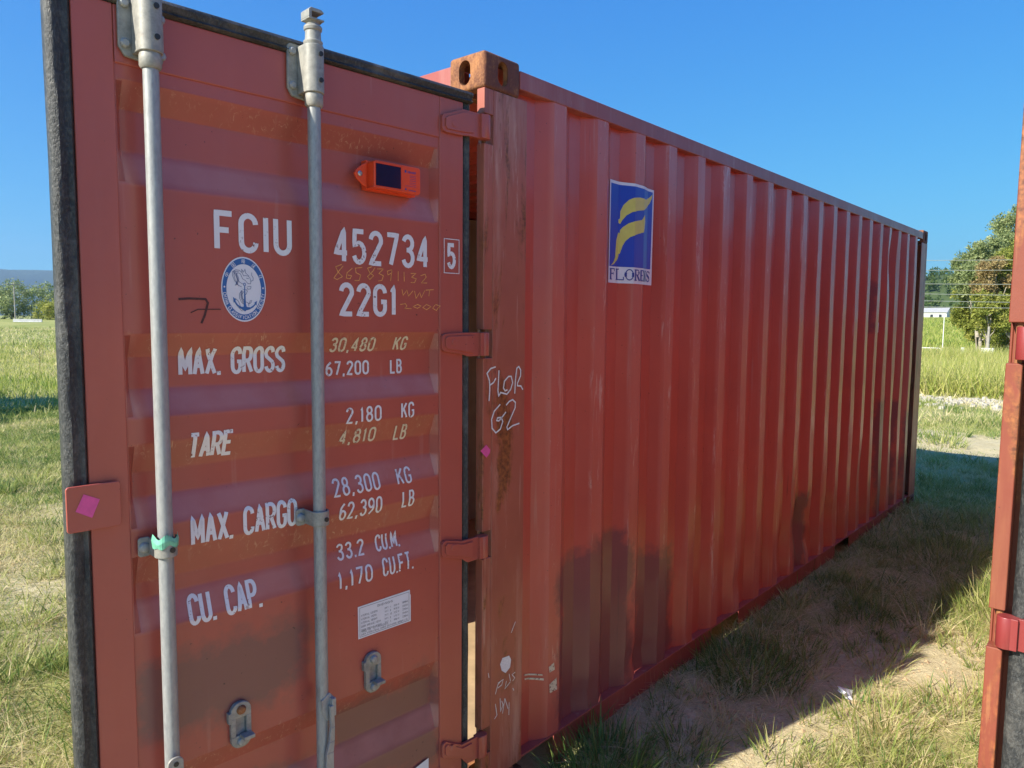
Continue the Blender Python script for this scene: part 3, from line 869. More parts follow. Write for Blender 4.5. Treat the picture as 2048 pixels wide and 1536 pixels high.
def make_container(label, mats, right_angle, left_angle=0.0, group="red shipping containers side by side"):
    root = empty("shipping_container")
    tag(root, label, "shipping container", group)
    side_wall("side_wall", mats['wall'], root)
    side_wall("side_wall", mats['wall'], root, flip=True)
    # posts
    for fl in (0, 1):
        fy = (lambda y: WID - y) if fl else (lambda y: y)
        po = MB()
        po.box(.0455, .215, fy(0.0), fy(.0060), .118, 2.473)          # side face
        po.box(.0455, .0515, fy(.0062), fy(.070), .118, 2.473)        # inner return
        po.box(.1, .215, fy(.0062), fy(.07), .118, 2.473)
        cuts = sorted([0.118] + [v for z in HINGE_Z for v in (z - .047, z + .047)] + [2.473])
        for a, b in zip(cuts[::2], cuts[1::2]):
            po.box(.001, .0453, fy(.0005), fy(.034), a, b)            # outer J section, notched at the hinges
        build("corner_post", po, mats['post'], root, bevel=.006, seg=3)
        for z in HINGE_Z:
            build("hinge_pin", MB().lathe([(.008, z - .055), (.008, z + .055)], (.02, fy(.022), 0), 10), MAT['rust'], root)
        rp = MB()
        rp.box(5.84, 6.053, fy(.0), fy(.006), .118, 2.473)
        rp.box(6.046, 6.053, fy(.0062), fy(.15), .118, 2.473)
        build("corner_post", rp, mats['post'], root, bevel=.002)
        tr = MB().box(.1785, 5.8795, fy(.0015), fy(.06), 2.506, 2.568)
        build("top_rail", tr, mats['rail'], root, bevel=.004)
        br = MB()
        br.box(.215, 5.84, fy(.001), fy(.048), .126, .1335)           # upper flange
        for a, b in ((.47, 1.86), (2.20, 3.88), (4.22, 5.84)):
            br.box(a, b, fy(.045), fy(.050), -.03, .1255)
            br.box(a, b, fy(.020), fy(.0448), -.03, -.025)
        for a in (1.86, 3.88):
            br.box(a, a + .34, fy(.045), fy(.05), .09, .1255)
            br.box(a, a + .34, fy(.30), fy(.305), -.03, .1255)
        build("bottom_rail", br, mats['rail'], root)
        for z, sz in ((2.591, -1), (0.0, 1)):
            zz = z
            add_casting(root, 0.0 - .001, fy(-.001), zz, 1, -1 if fl else 1, sz)
            add_casting(root, LEN + .001, fy(-.001), zz, -1, -1 if fl else 1, sz)
    hd = MB().box(.01, .10, .1625, WID - .1625, 2.462, 2.572)
    build("door_header", hd, mats['rail'], root, bevel=.004)
    sl = MB().box(.01, .10, .1625, WID - .1625, .02, .150)
    build("door_sill", sl, mats['rail'], root, bevel=.004)
    eh = MB().box(5.98, 6.05, .1625, WID - .1625, 2.50, 2.57)
    build("end_rail", eh, mats['rail'], root)
    # corrugated end wall and roof
    ew = MB()
    ys = []
    y = .15
    while y < WID - .15:
        for d, o in ((0, 0), (.07, 0), (.12, .03), (.19, .03)):
            if y + d < WID - .15: ys.append((y + d, o))
        y += .24
    for yy, o in ys:
        for z in (.05, 2.5): ew.v.append((6.03 - o, yy, z))
    for i in range(len(ys) - 1):
        ew.f.append((2 * i, 2 * i + 1, 2 * i + 3, 2 * i + 2))
    build("end_wall", ew, mats['wall'], root, recalc=False)
    rf = MB()
    xs = []
    x = .1
    while x < 5.97:
        for d, o in ((0, 0), (.09, 0), (.105, .018), (.195, .018)):
            if x + d < 5.98: xs.append((x + d, o))
        x += .209
    for xx, o in xs:
        for yy in (.03, WID - .03): rf.v.append((xx, yy, 2.560 + o))
    for i in range(len(xs) - 1):
        rf.f.append((2 * i, 2 * i + 1, 2 * i + 3, 2 * i + 2))
    build("roof", rf, mats['wall'], root, recalc=False)
    fl_ = MB()
    k = 0
    fl_.box(.105, 5.95, .075, 2.36, .125, .153)
    build("floor", fl_, MAT['plywood'], root)
    # inner skins
    ins = MB()
    ins.box(.22, 5.95, WID - .075, WID - .07, .155, 2.5)
    build("inner_lining", ins, MAT['inner'], root)
    # doors: right leaf hinged on the near post, left leaf on the far post
    dr = make_door(root, 1, mats, .74 if right_angle > 45 else 1.65)
    a = math.radians(right_angle)
    th = math.atan2(math.sin(a), -math.cos(a)) if right_angle > 45 else math.radians(90)
    if right_angle > 45:
        # open leaf: direction (-cos, +sin) of the small angle left from a right angle
        s = math.radians(90 - right_angle)
        dr.rotation_euler = (0, 0, math.atan2(math.sin(s), -math.cos(s)))
        dr.location = (-.04899, .010, 0)
    else:
        dr.rotation_euler = (0, 0, math.radians(90))
        dr.location = (.005, .088, 0)
    dl = make_door(root, -1, mats, 1.65)
    dl.rotation_euler = (0, 0, math.radians(90))
    dl.location = (.005, WID - .088, 0)
    return root, dr

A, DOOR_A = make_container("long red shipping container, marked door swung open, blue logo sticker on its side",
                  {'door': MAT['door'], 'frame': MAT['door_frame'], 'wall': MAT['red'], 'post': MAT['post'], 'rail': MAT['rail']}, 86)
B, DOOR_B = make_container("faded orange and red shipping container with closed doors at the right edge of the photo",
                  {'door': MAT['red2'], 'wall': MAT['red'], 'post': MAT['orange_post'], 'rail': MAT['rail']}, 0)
B.location = (.262, -1.4045 - WID, .020)
B.rotation_euler = (.0058, 0, 0)      # stands a little off plumb

# ---------------------------------------------------------------- lettering on the open door
PD = lambda t, z, l: (-t, door_depth(-t, z) + l, z)
def T(txt, ul, ur, z0, z1): return (txt, -ul, -ur, z0, z1)
text_mesh("lettering", [T("FCIU", .836, .629, 1.890, 1.990), T("452734", .503, .168, 1.881, 1.981), T("22G1", .488, .288, 1.735, 1.830)], .0140, PD, MAT['white'], DOOR_A, gap=.62)
text_mesh("lettering", [T("5", .1025, .0655, 1.887, 1.968)], .0125, PD, MAT['white'], DOOR_A)
bx = MB()
for i, (a, b) in enumerate((((-.115, 1.8745), (-.051, 1.8745)), ((-.0522, 1.874), (-.0522, 1.981)), ((-.051, 1.9798), (-.115, 1.9798)), ((-.1138, 1.981), (-.1138, 1.874)))):
    ribbon(bx, [a, b], .0024, PD, .0016 + .0002 * i)
build("lettering", bx, MAT['white'], DOOR_A, recalc=False)
text_mesh("lettering", [T("MAX. GROSS", .920, .640, 1.585, 1.656), T("MAX. CARGO", .912, .626, 1.169, 1.245), T("CU. CAP.", .921, .730, .970, 1.045)], .0098, PD, MAT['white'], DOOR_A, gap=.52)
text_mesh("lettering", [T("TARE", .909, .795, 1.381, 1.449)], .0098, PD, MAT['white'], DOOR_A, gap=.48)
small = [T("67,200", .518, .373, 1.567, 1.609), T("LB", .298, .254, 1.565, 1.609), T("2,180", .470, .348, 1.430, 1.477), T("KG", .277, .228, 1.430, 1.479),
         T("28,300", .512, .353, 1.225, 1.277), T("KG", .291, .236, 1.228, 1.278), T("62,390", .495, .348, 1.154, 1.206), T("LB", .274, .228, 1.154, 1.207),
         T("33.2", .492, .398, 1.033, 1.081), T("CU.M.", .358, .270, 1.032, 1.082), T("1,170", .502, .384, .955, 1.006), T("CU.FT.", .348, .232, .957, 1.012)]
text_mesh("lettering", small, .0062, PD, MAT['white'], DOOR_A, gap=.62)
text_mesh("lettering", [T("30,480", .508, .358, 1.634, 1.676), T("KG", .291, .242, 1.635, 1.678), T("4,810", .482, .358, 1.368, 1.413), T("LB", .290, .243, 1.362, 1.411)], .0062, PD, MAT['cream'], DOOR_A, gap=.62)  # cream colour carries the warm ground bounce on these downward slopes

# class emblem
em = MB()
EC, EW, EH = (-.763, 1.7995), .0585, .0810
def ell(k, n=48): return [(EC[0] + EW * k * math.cos(2 * math.pi * i / n), EC[1] + EH * k * math.sin(2 * math.pi * i / n)) for i in range(n)]
sticker = MB(); sticker.v = [PD(x, z, .0012) for x, z in ell(1.0)]; sticker.f = [tuple(range(48))]
EMB = build("emblem_sticker", sticker, MAT['white_print'], DOOR_A, recalc=False)
EMB['label'] = "oval white and blue sticker with a dragon coiled round an anchor"
def flat(name, mb, mat):
    o = build(name, mb, mat, DOOR_A, recalc=False)
    o['kind'] = 'stuff'
    return o
ring = MB(); a = ell(.955); b = ell(.775)
ring.v = [PD(x, z, .0016) for x, z in a + b]; ring.f = [(i, (i + 1) % 48, 48 + (i + 1) % 48, 48 + i) for i in range(48)]
flat("emblem_print", ring, MAT['emblem_blue'])
def ering(deg, k=.865): return (EC[0] + EW * k * math.cos(math.radians(deg)), EC[1] + EH * k * math.sin(math.radians(deg)))
et = MB()
txt = "CHINA CLASSIFICATION SOCIETY"
# place letters at equal arc steps along the lower half of the ellipse
samples = [ering(187 + i * .5) for i in range(int((353 - 187) / .5) + 1)]
cum = [0]
for p0, p1 in zip(samples[:-1], samples[1:]): cum.append(cum[-1] + math.hypot(p1[0] - p0[0], p1[1] - p0[1]))
for i, ch in enumerate(txt):
    if ch == ' ': continue
    s_ = cum[-1] * (i + .5) / len(txt)
    j = min(range(len(cum)), key=lambda q: abs(cum[q] - s_))
    j = min(max(j, 1), len(samples) - 2)
    px, pz = samples[j]
    tx, tz = samples[j + 1][0] - samples[j - 1][0], samples[j + 1][1] - samples[j - 1][1]
    L = math.hypot(tx, tz); tx /= L; tz /= L
    hgt, wd = .0080, .0046 if ch != 'I' else .001
    for pl in G[ch]:
        ribbon(et, [(px + (q[0] - .5) * wd * tx - (q[1] - .5) * hgt * tz, pz + (q[0] - .5) * wd * tz + (q[1] - .5) * hgt * tx) for q in pl], .0014, PD, .0020 + (i % 2) * .0001, step=.003)
cjk = {0: [[(0, .7), (1, .7), (1, .3), (0, .3), (0, .7)], [(.5, 1), (.5, 0)]],
       1: [[(0, 0), (0, 1), (1, 1), (1, 0), (0, 0)], [(.25, .75), (.75, .75)], [(.25, .5), (.75, .5)], [(.2, .22), (.8, .22)], [(.5, .75), (.5, .22)]],
       2: [[(.1, 0), (.1, .9), (.45, .9), (.45, 0)], [(.0, .5), (.5, .5)], [(.65, 1), (.6, .6)], [(.85, 1), (1, .6)], [(.62, .45), (.95, .45), (.95, 0), (.62, 0), (.62, .45)]],
       3: [[(.3, 1), (0, .6), (.35, .6), (0, .2)], [(0, 0), (.4, .1)], [(.55, .95), (.95, .95), (.75, .5)], [(.65, .9), (.5, 0)], [(.65, .5), (1, 0)], [(.9, .5), (.5, 0)]],
       4: [[(.2, 1), (.3, .85)], [(0, .75), (.4, .75), (0, .35)], [(.22, .5), (.22, 0)], [(.55, .6), (1, .6)], [(.77, 1), (.77, 0)], [(.5, .02), (1, .02)]]}
for i, deg in enumerate((150, 122, 91, 59, 29)):
    px, pz = ering(deg)
    nx, nz = ering(deg - 2)
    tx, tz = nx - px, nz - pz
    L = math.hypot(tx, tz); tx /= L; tz /= L
    for pl in cjk[i]:
        ribbon(et, [(px + (q[0] - .5) * .0088 * tx - (q[1] - .5) * .0095 * tz, pz + (q[0] - .5) * .0088 * tz + (q[1] - .5) * .0095 * tx) for q in pl], .0011, PD, .0020, step=.003)
for deg in (176, 4):
    px, pz = ering(deg)
    star = [(px + (.0034 if k % 2 == 0 else .0014) * math.cos(math.radians(90 + 36 * k)), pz + (.0034 if k % 2 == 0 else .0014) * math.sin(math.radians(90 + 36 * k))) for k in range(10)]
    et.add([PD(x, z, .0021) for x, z in star], [tuple(range(10))])
flat("emblem_print", et, MAT['white_print'])
def EZ(L): # sticker zoom pixels (1152 x 1536 for a 120 x 160 px window) to emblem plane
    return [(EC[0] + (x - 563) / 430 * EW, EC[1] - ((y - 762) / 630 * EH) - (x - 563) / 430 * .0035) for x, y in L]
an = MB()
an.add([PD(x, z, .0020) for x, z in EZ([(568, 690), (582, 690), (592, 1045), (556, 1045)])], [(0, 1, 2, 3)])
an.add([PD(x, z, .0021) for x, z in EZ([(498, 748), (570, 765), (650, 758), (575, 775)])], [(0, 1, 2, 3)])
ribbon(an, EZ([(572 + 22 * math.cos(t / 6 * math.pi), 665 + 26 * math.sin(t / 6 * math.pi)) for t in range(13)]), .0016, PD, .0022, step=.002)
an.add([PD(x, z, .0022) for x, z in EZ([(350, 925), (410, 985), (385, 990), (430, 1060), (490, 1105), (545, 1105), (555, 1040), (590, 1040), (610, 1100), (680, 1100), (745, 1050), (775, 1010), (745, 1015), (805, 965), (800, 1060), (785, 1035), (730, 1100), (660, 1145), (600, 1165), (572, 1190), (540, 1165), (470, 1130), (410, 1070), (370, 1010), (358, 1045)])], [tuple(range(25))])
flat("emblem_print", an, MAT['emblem_blue'])
dg_ = MB()
drag = [[(520, 720), (450, 690), (385, 610), (350, 520), (355, 440), (410, 400), (480, 400), (530, 440), (560, 500), (600, 490), (650, 495), (680, 530), (700, 590), (690, 640), (640, 640), (600, 600)],
        [(540, 660), (480, 630), (430, 560), (420, 480), (450, 450), (500, 470), (540, 560), (600, 590)],
        [(535, 450), (520, 370), (560, 430), (590, 360), (600, 440), (660, 490)], [(690, 590), (740, 570), (745, 520), (715, 470), (720, 415)],
        [(630, 700), (700, 690), (690, 740), (640, 750), (620, 720)], [(600, 760), (625, 790), (600, 850), (560, 880)],
        [(520, 780), (475, 850), (470, 930), (505, 1010), (560, 1060)], [(560, 800), (520, 870), (530, 940), (590, 1000), (640, 1020), (650, 1080)],
        [(390, 950), (450, 1000), (480, 1080), (540, 1180)], [(360, 1000), (420, 1090), (520, 1190)], [(650, 1040), (680, 970), (710, 960), (690, 1010), (655, 1040)],
        [(460, 700), (400, 600), (375, 500), (400, 430), (470, 425)], [(610, 540), (660, 545)], [(600, 1100), (640, 1130), (690, 1110)]]
for i, pl in enumerate(drag):
    ribbon(dg_, EZ(pl), .0011, PD, .0018 + .0001 * (i % 2), step=.003)
for i in range(26):
    t = i / 25
    cx = 350 + 60 * math.sin(t * 3) + t * 30; cy = 440 + 260 * t
    ribbon(dg_, EZ([(cx, cy), (cx + 45, cy - 14)]), .0007, PD, .0017)
    cx = 500 - 30 * math.sin(t * 3.1) + 50 * t; cy = 800 + 250 * t
    ribbon(dg_, EZ([(cx, cy), (cx + 40, cy - 10)]), .0007, PD, .0017)
flat("emblem_print", dg_, MAT['ink_line'])

# hand writing
for nm, mat, w in (('orange', 'orange_ink', .0030), ('seven', 'black_ink', .0058)):
    mb = MB()
    for i, pl in enumerate(DATA[nm]):
        ribbon(mb, [(-u, z) for u, z in pl], w * .8 if nm == 'orange' else (.0055 if i == 0 else .0025), PD, .0012 + .0002 * (i % 2), step=.006)
    hw_ = build("handwriting", mb, MAT[mat], DOOR_A, recalc=False); hw_['kind'] = 'stuff'
    hw_['label'] = {'orange': "orange marker handwriting 8658391132 WWT 2000", 'seven': "black handwritten crossed seven"}[nm]

# dimensions plate
pl_ = MB().add([PD(-.437, .888, .0012), PD(-.247, .892, .0012), PD(-.246, .879, .0012), PD(-.2435, .874, .0012), PD(-.2435, .791, .0012), PD(-.436, .790, .0012)], [(0, 1, 2, 3, 4, 5)])
plate_o = build("dimensions_label", pl_, MAT['white_print'], DOOR_A, recalc=False)
pt = MB()
for i, (a, b) in enumerate((((-.431, .883), (-.251, .886)), ((-.431, .795), (-.250, .796)), ((-.4305, .795), (-.4305, .883)), ((-.2505, .796), (-.2505, .886)))):
    ribbon(pt, [a, b], .0012, PD, .0016, step=.05)
rows = [("INTERNAL LENGTH", "19FT", "4", "13/64 IN", "5898MM"), ("INTERNAL WIDTH", "7FT", "8", "19/32 IN", "2352MM"), ("INTERNAL HEIGHT", "7FT", "10", "7/32 IN", "2393MM"),
        ("DOOR OPENING WIDTH", "7FT", "8", "1/8 IN", "2340MM"), ("DOOR OPENING HEIGHT", "7FT", "5", "49/64 IN", "2280MM")]
items = [("DIMENSIONS", -.368, -.312, .8705, .8775, .0011)]
for i, (a, b, c, d, e) in enumerate(rows):
    z = .8555 - i * .0112
    items += [(a, -.426, -.426 + len(a) * .00385, z, z + .0062, .0008), (b, -.343, -.328, z, z + .0062, .0008), (c, -.322, -.322 + len(c) * .003, z, z + .0062, .0008),
              (d, -.309, -.288, z, z + .0062, .0008), (e, -.276, -.254, z, z + .0062, .0008)]
items += [("MODEL NO.  1CC-19MACCU01S", -.426, -.330, .8000 + .0065, .8062 + .0065, .0008), ("CHINA INTERNATIONAL MARINE CONTAINERS (GROUP) LTD.", -.426, -.256, .7985, .8042, .0008)]
for (t_, a, b, c, d, w) in items:
    for s_ in text_strokes(t_, a, b, c, d, w): ribbon(pt, s_, w, PD, .0016, step=.05)
build("label_print", pt, MAT['grey_print'], DOOR_A, recalc=False)['kind'] = 'stuff'

# sticker low on the door, pink paper on the tab, green tape on the guide bracket
bs = MB().add([(.252, .0015, .214), (.178, .0015, .214), (.178, .0015, .318), (.205, .0015, .313), (.252, .0015, .302)], [(0, 1, 2, 3, 4)])
build("sticker", bs, MAT['white_print'], DOOR_A, recalc=False)
ps = MB().add([(1.148, .0166, 1.341), (1.116, .0162, 1.325), (1.133, .0170, 1.286), (1.165, .0160, 1.305)], [(0, 1, 2, 3)])
build("paper_square", ps, MAT['pink'], DOOR_A, recalc=False)
gt = MB()
for i in range(21):
    a = math.radians(-25 + 230 * i / 20)
    rr = .0265 + .0012 * math.sin(i * 1.1)
    z0 = 1.206 - .008 * abs(math.sin(i * .31)); z1 = 1.226 + .006 * math.sin(i * .9)
    gt.v += [(.990 + rr * 1.05 * math.cos(a), .047 + rr * math.sin(a), z0 + .002 * math.cos(i * 1.3)), (.990 + (rr + .003) * math.cos(a), .047 + (rr + .002) * math.sin(a), (z0 + z1) / 2), (.990 + rr * math.cos(a), .047 + rr * math.sin(a), z1)]
gt.f = [f for i in range(20) for f in ((3 * i, 3 * i + 1, 3 * i + 4, 3 * i + 3), (3 * i + 1, 3 * i + 2, 3 * i + 5, 3 * i + 4))]
build("green_tape", gt, MAT['green_tape'], DOOR_A)

# ---------------------------------------------------------------- marks and stickers on the long side
PS = lambda x, z, l: (x, -l, z)
ch = MB()
for i, pl in enumerate(DATA['chalk']): ribbon(ch, [tuple(q) for q in pl], .0052, PS, .0012 + .0002 * (i % 2), step=.006)
build("chalk_writing", ch, MAT['chalk'], A, recalc=False)['label'] = "white chalk writing FLOR G2 on the corner post"
lo = MB()
for i, pl in enumerate(DATA['low']): ribbon(lo, [tuple(q) for q in pl], .0030, PS, .0012 + .0002 * (i % 2), step=.01)
lo.add([PS(x, z, .0012) for x, z in DATA['blob']], [tuple(range(len(DATA['blob'])))])
cw_ = build("chalk_writing", lo, MAT['chalk'], A, recalc=False); cw_['kind'] = 'stuff'
cw_['label'] = "small scratched letters and a white paint dab low on the post"
PW = lambda x, z, l: (x, wall_y(x, z) - l, z)
pm = MB()
for poly in DATA['panelmarks']: fill_poly(pm, [tuple(q) for q in poly], PW, .0016, .02)
build("paint_mark", pm, MAT['cream'], A, recalc=False)
pk = MB().add([PS(x, z, .0014) for x, z in DATA['pink2']], [tuple(range(6))])
build("paper_scrap", pk, MAT['pink'], A, recalc=False)
def st_y(x, z, l):
    if x > .997: return (x, .004 + min(.012, (x - .997) * .25) - l, z)
    return (x, corr_y(x) - l, z)
C4 = DATA['corn']
base_ = MB(); fill_poly(base_, [(.785, 2.303), (1.094, 2.296), (1.089, 1.887), (.779, 1.887)], st_y, .0025, .012)
LOGO = build("logo_sticker", base_, MAT['white_print'], A, recalc=False)
LOGO['label'] = "blue sticker with a yellow swoosh letter and FLORENS below it"
bl = MB(); fill_poly(bl, [(.796, 2.290), (1.084, 2.2855), (1.0765, 1.9555), (.7935, 1.9545)], st_y, .0030, .012)
build("logo_print", bl, MAT['blue_print'], A, recalc=False)
for nm in ('up', 'lo'):
    mb = MB(); fill_poly(mb, [tuple(q) for q in DATA[nm]], st_y, .0035, .012)
    build("logo_print", mb, MAT['yellow_print'], A, recalc=False)
# FLORENS in heavy serif letters: thick strokes plus thin serifs
SER = {'F': ([[(.2, 0), (.2, 1)]], [[(0, 1), (1, 1), (1, .78)], [(.2, .55), (.75, .55)], [(.75, .66), (.75, .44)], [(0, 0), (.45, 0)]]),
       'L': ([[(.2, 0), (.2, 1)]], [[(0, 1), (.5, 1)], [(0, 0), (1, 0), (1, .28)]]),
       'O': ([[(.12, .3), (.08, .5), (.12, .7)], [(.88, .3), (.92, .5), (.88, .7)]], [arc(.5, .5, .42, .5, 0, 360, 20)]),
       'R': ([[(.2, 0), (.2, 1)], [(.5, .5), (.9, 0)], [(.8, .68), (.8, .84)]], [[(0, 1), (.55, 1)] + arc(.55, .76, .28, .24, 90, -90) + [(.2, .52)], [(0, 0), (.4, 0)], [(.8, 0), (1, 0)]]),
       'E': ([[(.2, 0), (.2, 1)]], [[(0, 1), (1, 1), (1, .78)], [(.2, .52), (.75, .52)], [(0, 0), (1, 0), (1, .25)]]),
       'N': ([[(.15, 1), (.85, 0)]], [[(.2, 0), (.2, 1)], [(.85, 0), (.85, 1)], [(0, 0), (.4, 0)], [(.65, 1), (1, 1)], [(0, 1), (.2, 1)]]),
       'S': ([[(.2, .72), (.35, .58), (.65, .45), (.8, .3)]], [arc(.5, .74, .34, .26, 20, 190), arc(.5, .27, .34, .27, 10, -170), [(.85, 1), (.85, .74)], [(.14, 0), (.14, .28)]])}
sf = MB()
spans = {0: (.7965, .830), 1: (.840, .880), 2: (.886, .925), 3: (.929, .972), 4: (.976, 1.000), 5: (1.003, 1.034), 6: (1.040, 1.072)}
for i, ch_ in enumerate("FLORENS"):
    a, b = spans[i]
    thick, thin = SER[ch_]
    for pl in thick: ribbon(sf, [(a + q[0] * (b - a), 1.902 + q[1] * .043) for q in pl], .0105, st_y, .0036, step=.006)
    for j, pl in enumerate(thin): ribbon(sf, [(a + q[0] * (b - a), 1.902 + q[1] * .043) for q in pl], .0042, st_y, .0038 + .0001 * j, step=.006)
build("logo_print", sf, MAT['navy_print'], A, recalc=False)
for (x0, x1, z0, z1, mt) in ((5.44, 5.53, 1.375, 1.54, 'yellow_label'), (5.44, 5.52, 1.20, 1.29, 'white_print'), (5.44, 5.51, 1.13, 1.195, 'white_print'), (5.21, 5.26, 2.28, 2.44, 'white_print'), (4.70, 4.735, 1.66, 1.74, 'white_print')):
    mb = MB(); fill_poly(mb, [(x0, z0), (x1, z0), (x1, z1), (x0, z1)], PW, .003, .02)
    build("sticker", mb, MAT[mt], A, recalc=False)

# ---------------------------------------------------------------- tracking unit on the door
TR = empty("tracking_unit")
TR.matrix_world = DOOR_A.matrix_world
tag(TR, "small orange solar tracking unit screwed to the open red door", "tracking device")
TR.location = DOOR_A.location
TR.rotation_euler = DOOR_A.rotation_euler
tb = MB(); Y0, Y1 = -.032 + .001, .018
plate(tb, [(.392, 2.101), (.398, 2.096), (.234, 2.094), (.228, 2.100), (.228, 2.166), (.234, 2.172), (.386, 2.173), (.392, 2.168)][::-1], -.002, .030)
build("housing", tb, MAT['tracker'], TR, bevel=.003)
t2 = MB()
plate(t2, [(.397, 2.094), (.223, 2.092), (.223, 2.174), (.397, 2.175)], -.026, -.0022)
t2.box(.296, .3925, .030, .0315, 2.0965, 2.0995); t2.box(.296, .3925, .030, .0315, 2.1655, 2.1685)
t2.box(.2935, .2965, .030, .0318, 2.095, 2.171)
build("housing", t2, MAT['tracker'], TR, bevel=.002)
t3 = MB(); plate(t3, [(.3975, 2.168), (.412, 2.160), (.430, 2.146), (.437, 2.134), (.430, 2.120), (.412, 2.106), (.3975, 2.100)], -.006, .002)
build("mounting_tab", t3, MAT['tracker'], TR, bevel=.002)
t4 = MB().box(.300, .386, .0302, .0312, 2.103, 2.164)
build("solar_panel", t4, MAT['solar'], TR)
t5 = MB().lathe([(.0075, .002), (.0075, .004), (.004, .0065), (.0035, .005)], (.420, 0, 2.134), 14, 'y')
build("screw", t5, MAT['steel'], TR, smooth=30)
tp = MB()
PT = lambda t, z, l: (-t, .0302 + l, z)
for s_ in text_strokes("NEXXIOT", -.276, -.245, 2.1515, 2.1575, .0014): ribbon(tp, s_, .0014, PT, .0004, step=.05)
for s_ in text_strokes("NEXXIOT.COM", -.272, -.245, 2.1015, 2.1045, .0008): ribbon(tp, s_, .0008, PT, .0004, step=.05)
tp.box(.286, .280, .0303, .0306, 2.152, 2.159)
for z in (2.145, 2.141, 2.136, 2.131, 2.125, 2.120, 2.115): ribbon(tp, [(-.268 if z > 2.118 else -.284, z), (-.245, z)], .0008, PT, .0004, step=.05)
tp.lathe([(.0028, .0303), (.0028, .0306)], (.2825, 0, 2.105), 12, 'y')
build("label_print", tp, MAT['navy_print'], TR, recalc=False)['kind'] = 'stuff'
# ---------------------------------------------------------------- terrain
def vnoise(x, y, s, seed=0):
    x = np.asarray(x, float) * s + 1000.0 + seed * 17.3
    y = np.asarray(y, float) * s + 1000.0 + seed * 5.7
    xi = np.floor(x).astype(np.int64); yi = np.floor(y).astype(np.int64)
    fx = x - xi; fy = y - yi
    fx = fx * fx * (3 - 2 * fx); fy = fy * fy * (3 - 2 * fy)
    def h(a, b):
        n = (a * 374761393 + b * 668265263 + seed * 974711) & 0x7fffffff
        n = ((n ^ (n >> 13)) * 1274126177) & 0x7fffffff
        return ((n ^ (n >> 16)) & 0xffff) / 65535.0
    return (h(xi, yi) * (1 - fx) + h(xi + 1, yi) * fx) * (1 - fy) + (h(xi, yi + 1) * (1 - fx) + h(xi + 1, yi + 1) * fx) * fy
def fbm(x, y, s, seed=0, o=4):
    t = 0; a = .5; tot = 0
    for i in range(o):
        t = t + a * vnoise(x, y, s * 2 ** i, seed + i); tot += a; a *= .5
    return t / tot
def sstep(a, b, x):
    t = np.clip((x - a) / (b - a), 0, 1)
    return t * t * (3 - 2 * t)
def ground_z(x, y):
    x = np.asarray(x, float); y = np.asarray(y, float)
    r = np.hypot(x + 1.8, y + 1.68)
    z = -.015 + .075 * (fbm(x, y, .55, 3) - .5) + .045 * (fbm(x, y, 3.0, 9, 4) - .5)
    z = z + .25 * (fbm(x, y, .08, 21) - .5) * sstep(8, 30, r)
    z = z + 4.2 * sstep(60, 270, x) + 1.4 * sstep(60, 165, y) * (1 - sstep(60, 200, x))
    # soil heaped a little against the long wall, hollow beside the near corner
    z = z + .03 * np.exp(-((y + .02) / .16) ** 2) * ((x > .55) & (x < 6)) - .035 * np.exp(-(((x - .33) / .22) ** 2 + ((y - .02) / .12) ** 2))
    return z

# bare soil (1) to grass (0)
def bare(x, y):
    b = fbm(x, y, .42, 31, 4)
    b = b + .30 * np.exp(-(((x - .95) / .65) ** 2 + ((y + .18) / .20) ** 2))
    b = b + .50 * np.exp(-(((x - 2.45) / .60) ** 2 + ((y + .96) / .20) ** 2))
    b = b + .50 * np.exp(-(((x - 1.25) / .6) ** 2 + ((y + .60) / .15) ** 2)) + .22 * np.exp(-(((x - 2.2) / .5) ** 2 + ((y + .62) / .15) ** 2))
    b = b - .30 * np.exp(-(((x - .55) / .22) ** 2 + ((y + .14) / .14) ** 2))
    b = b - .22 * np.exp(-(((x - 1.75) / .28) ** 2 + ((y + .22) / .13) ** 2))
    b = b - .24 * np.exp(-(((x - 3.6) / .5) ** 2 + ((y + .95) / .22) ** 2))
    b = b - .12 * np.exp(-(((x - 5) / 2.) ** 2 + ((y + .4) / .5) ** 2))
    b = b - .09 * (x > 1.2) * (x < 7) * (y > -1.4) * (y < .1) - .05 * (x < 1.3) * (x > .2) * (y < .1)
    # left side: two worn strips
    L = (x < 4) & (y > 1.2)
    b = b + L * (-.20 + .08 * np.exp(-((y - 6.4) / 1.0) ** 2) + .06 * np.exp(-((y - 3.9) / .5) ** 2) - .06 * np.exp(-((y - 2.4) / .6) ** 2))
    # beyond the far end of the container
    b = b + .14 * np.exp(-(((x - 10.8) / .8) ** 2)) * (x > 7) - .2 * sstep(11.5, 13, x)
    b = b - .25 * sstep(9, 16, y)
    return b

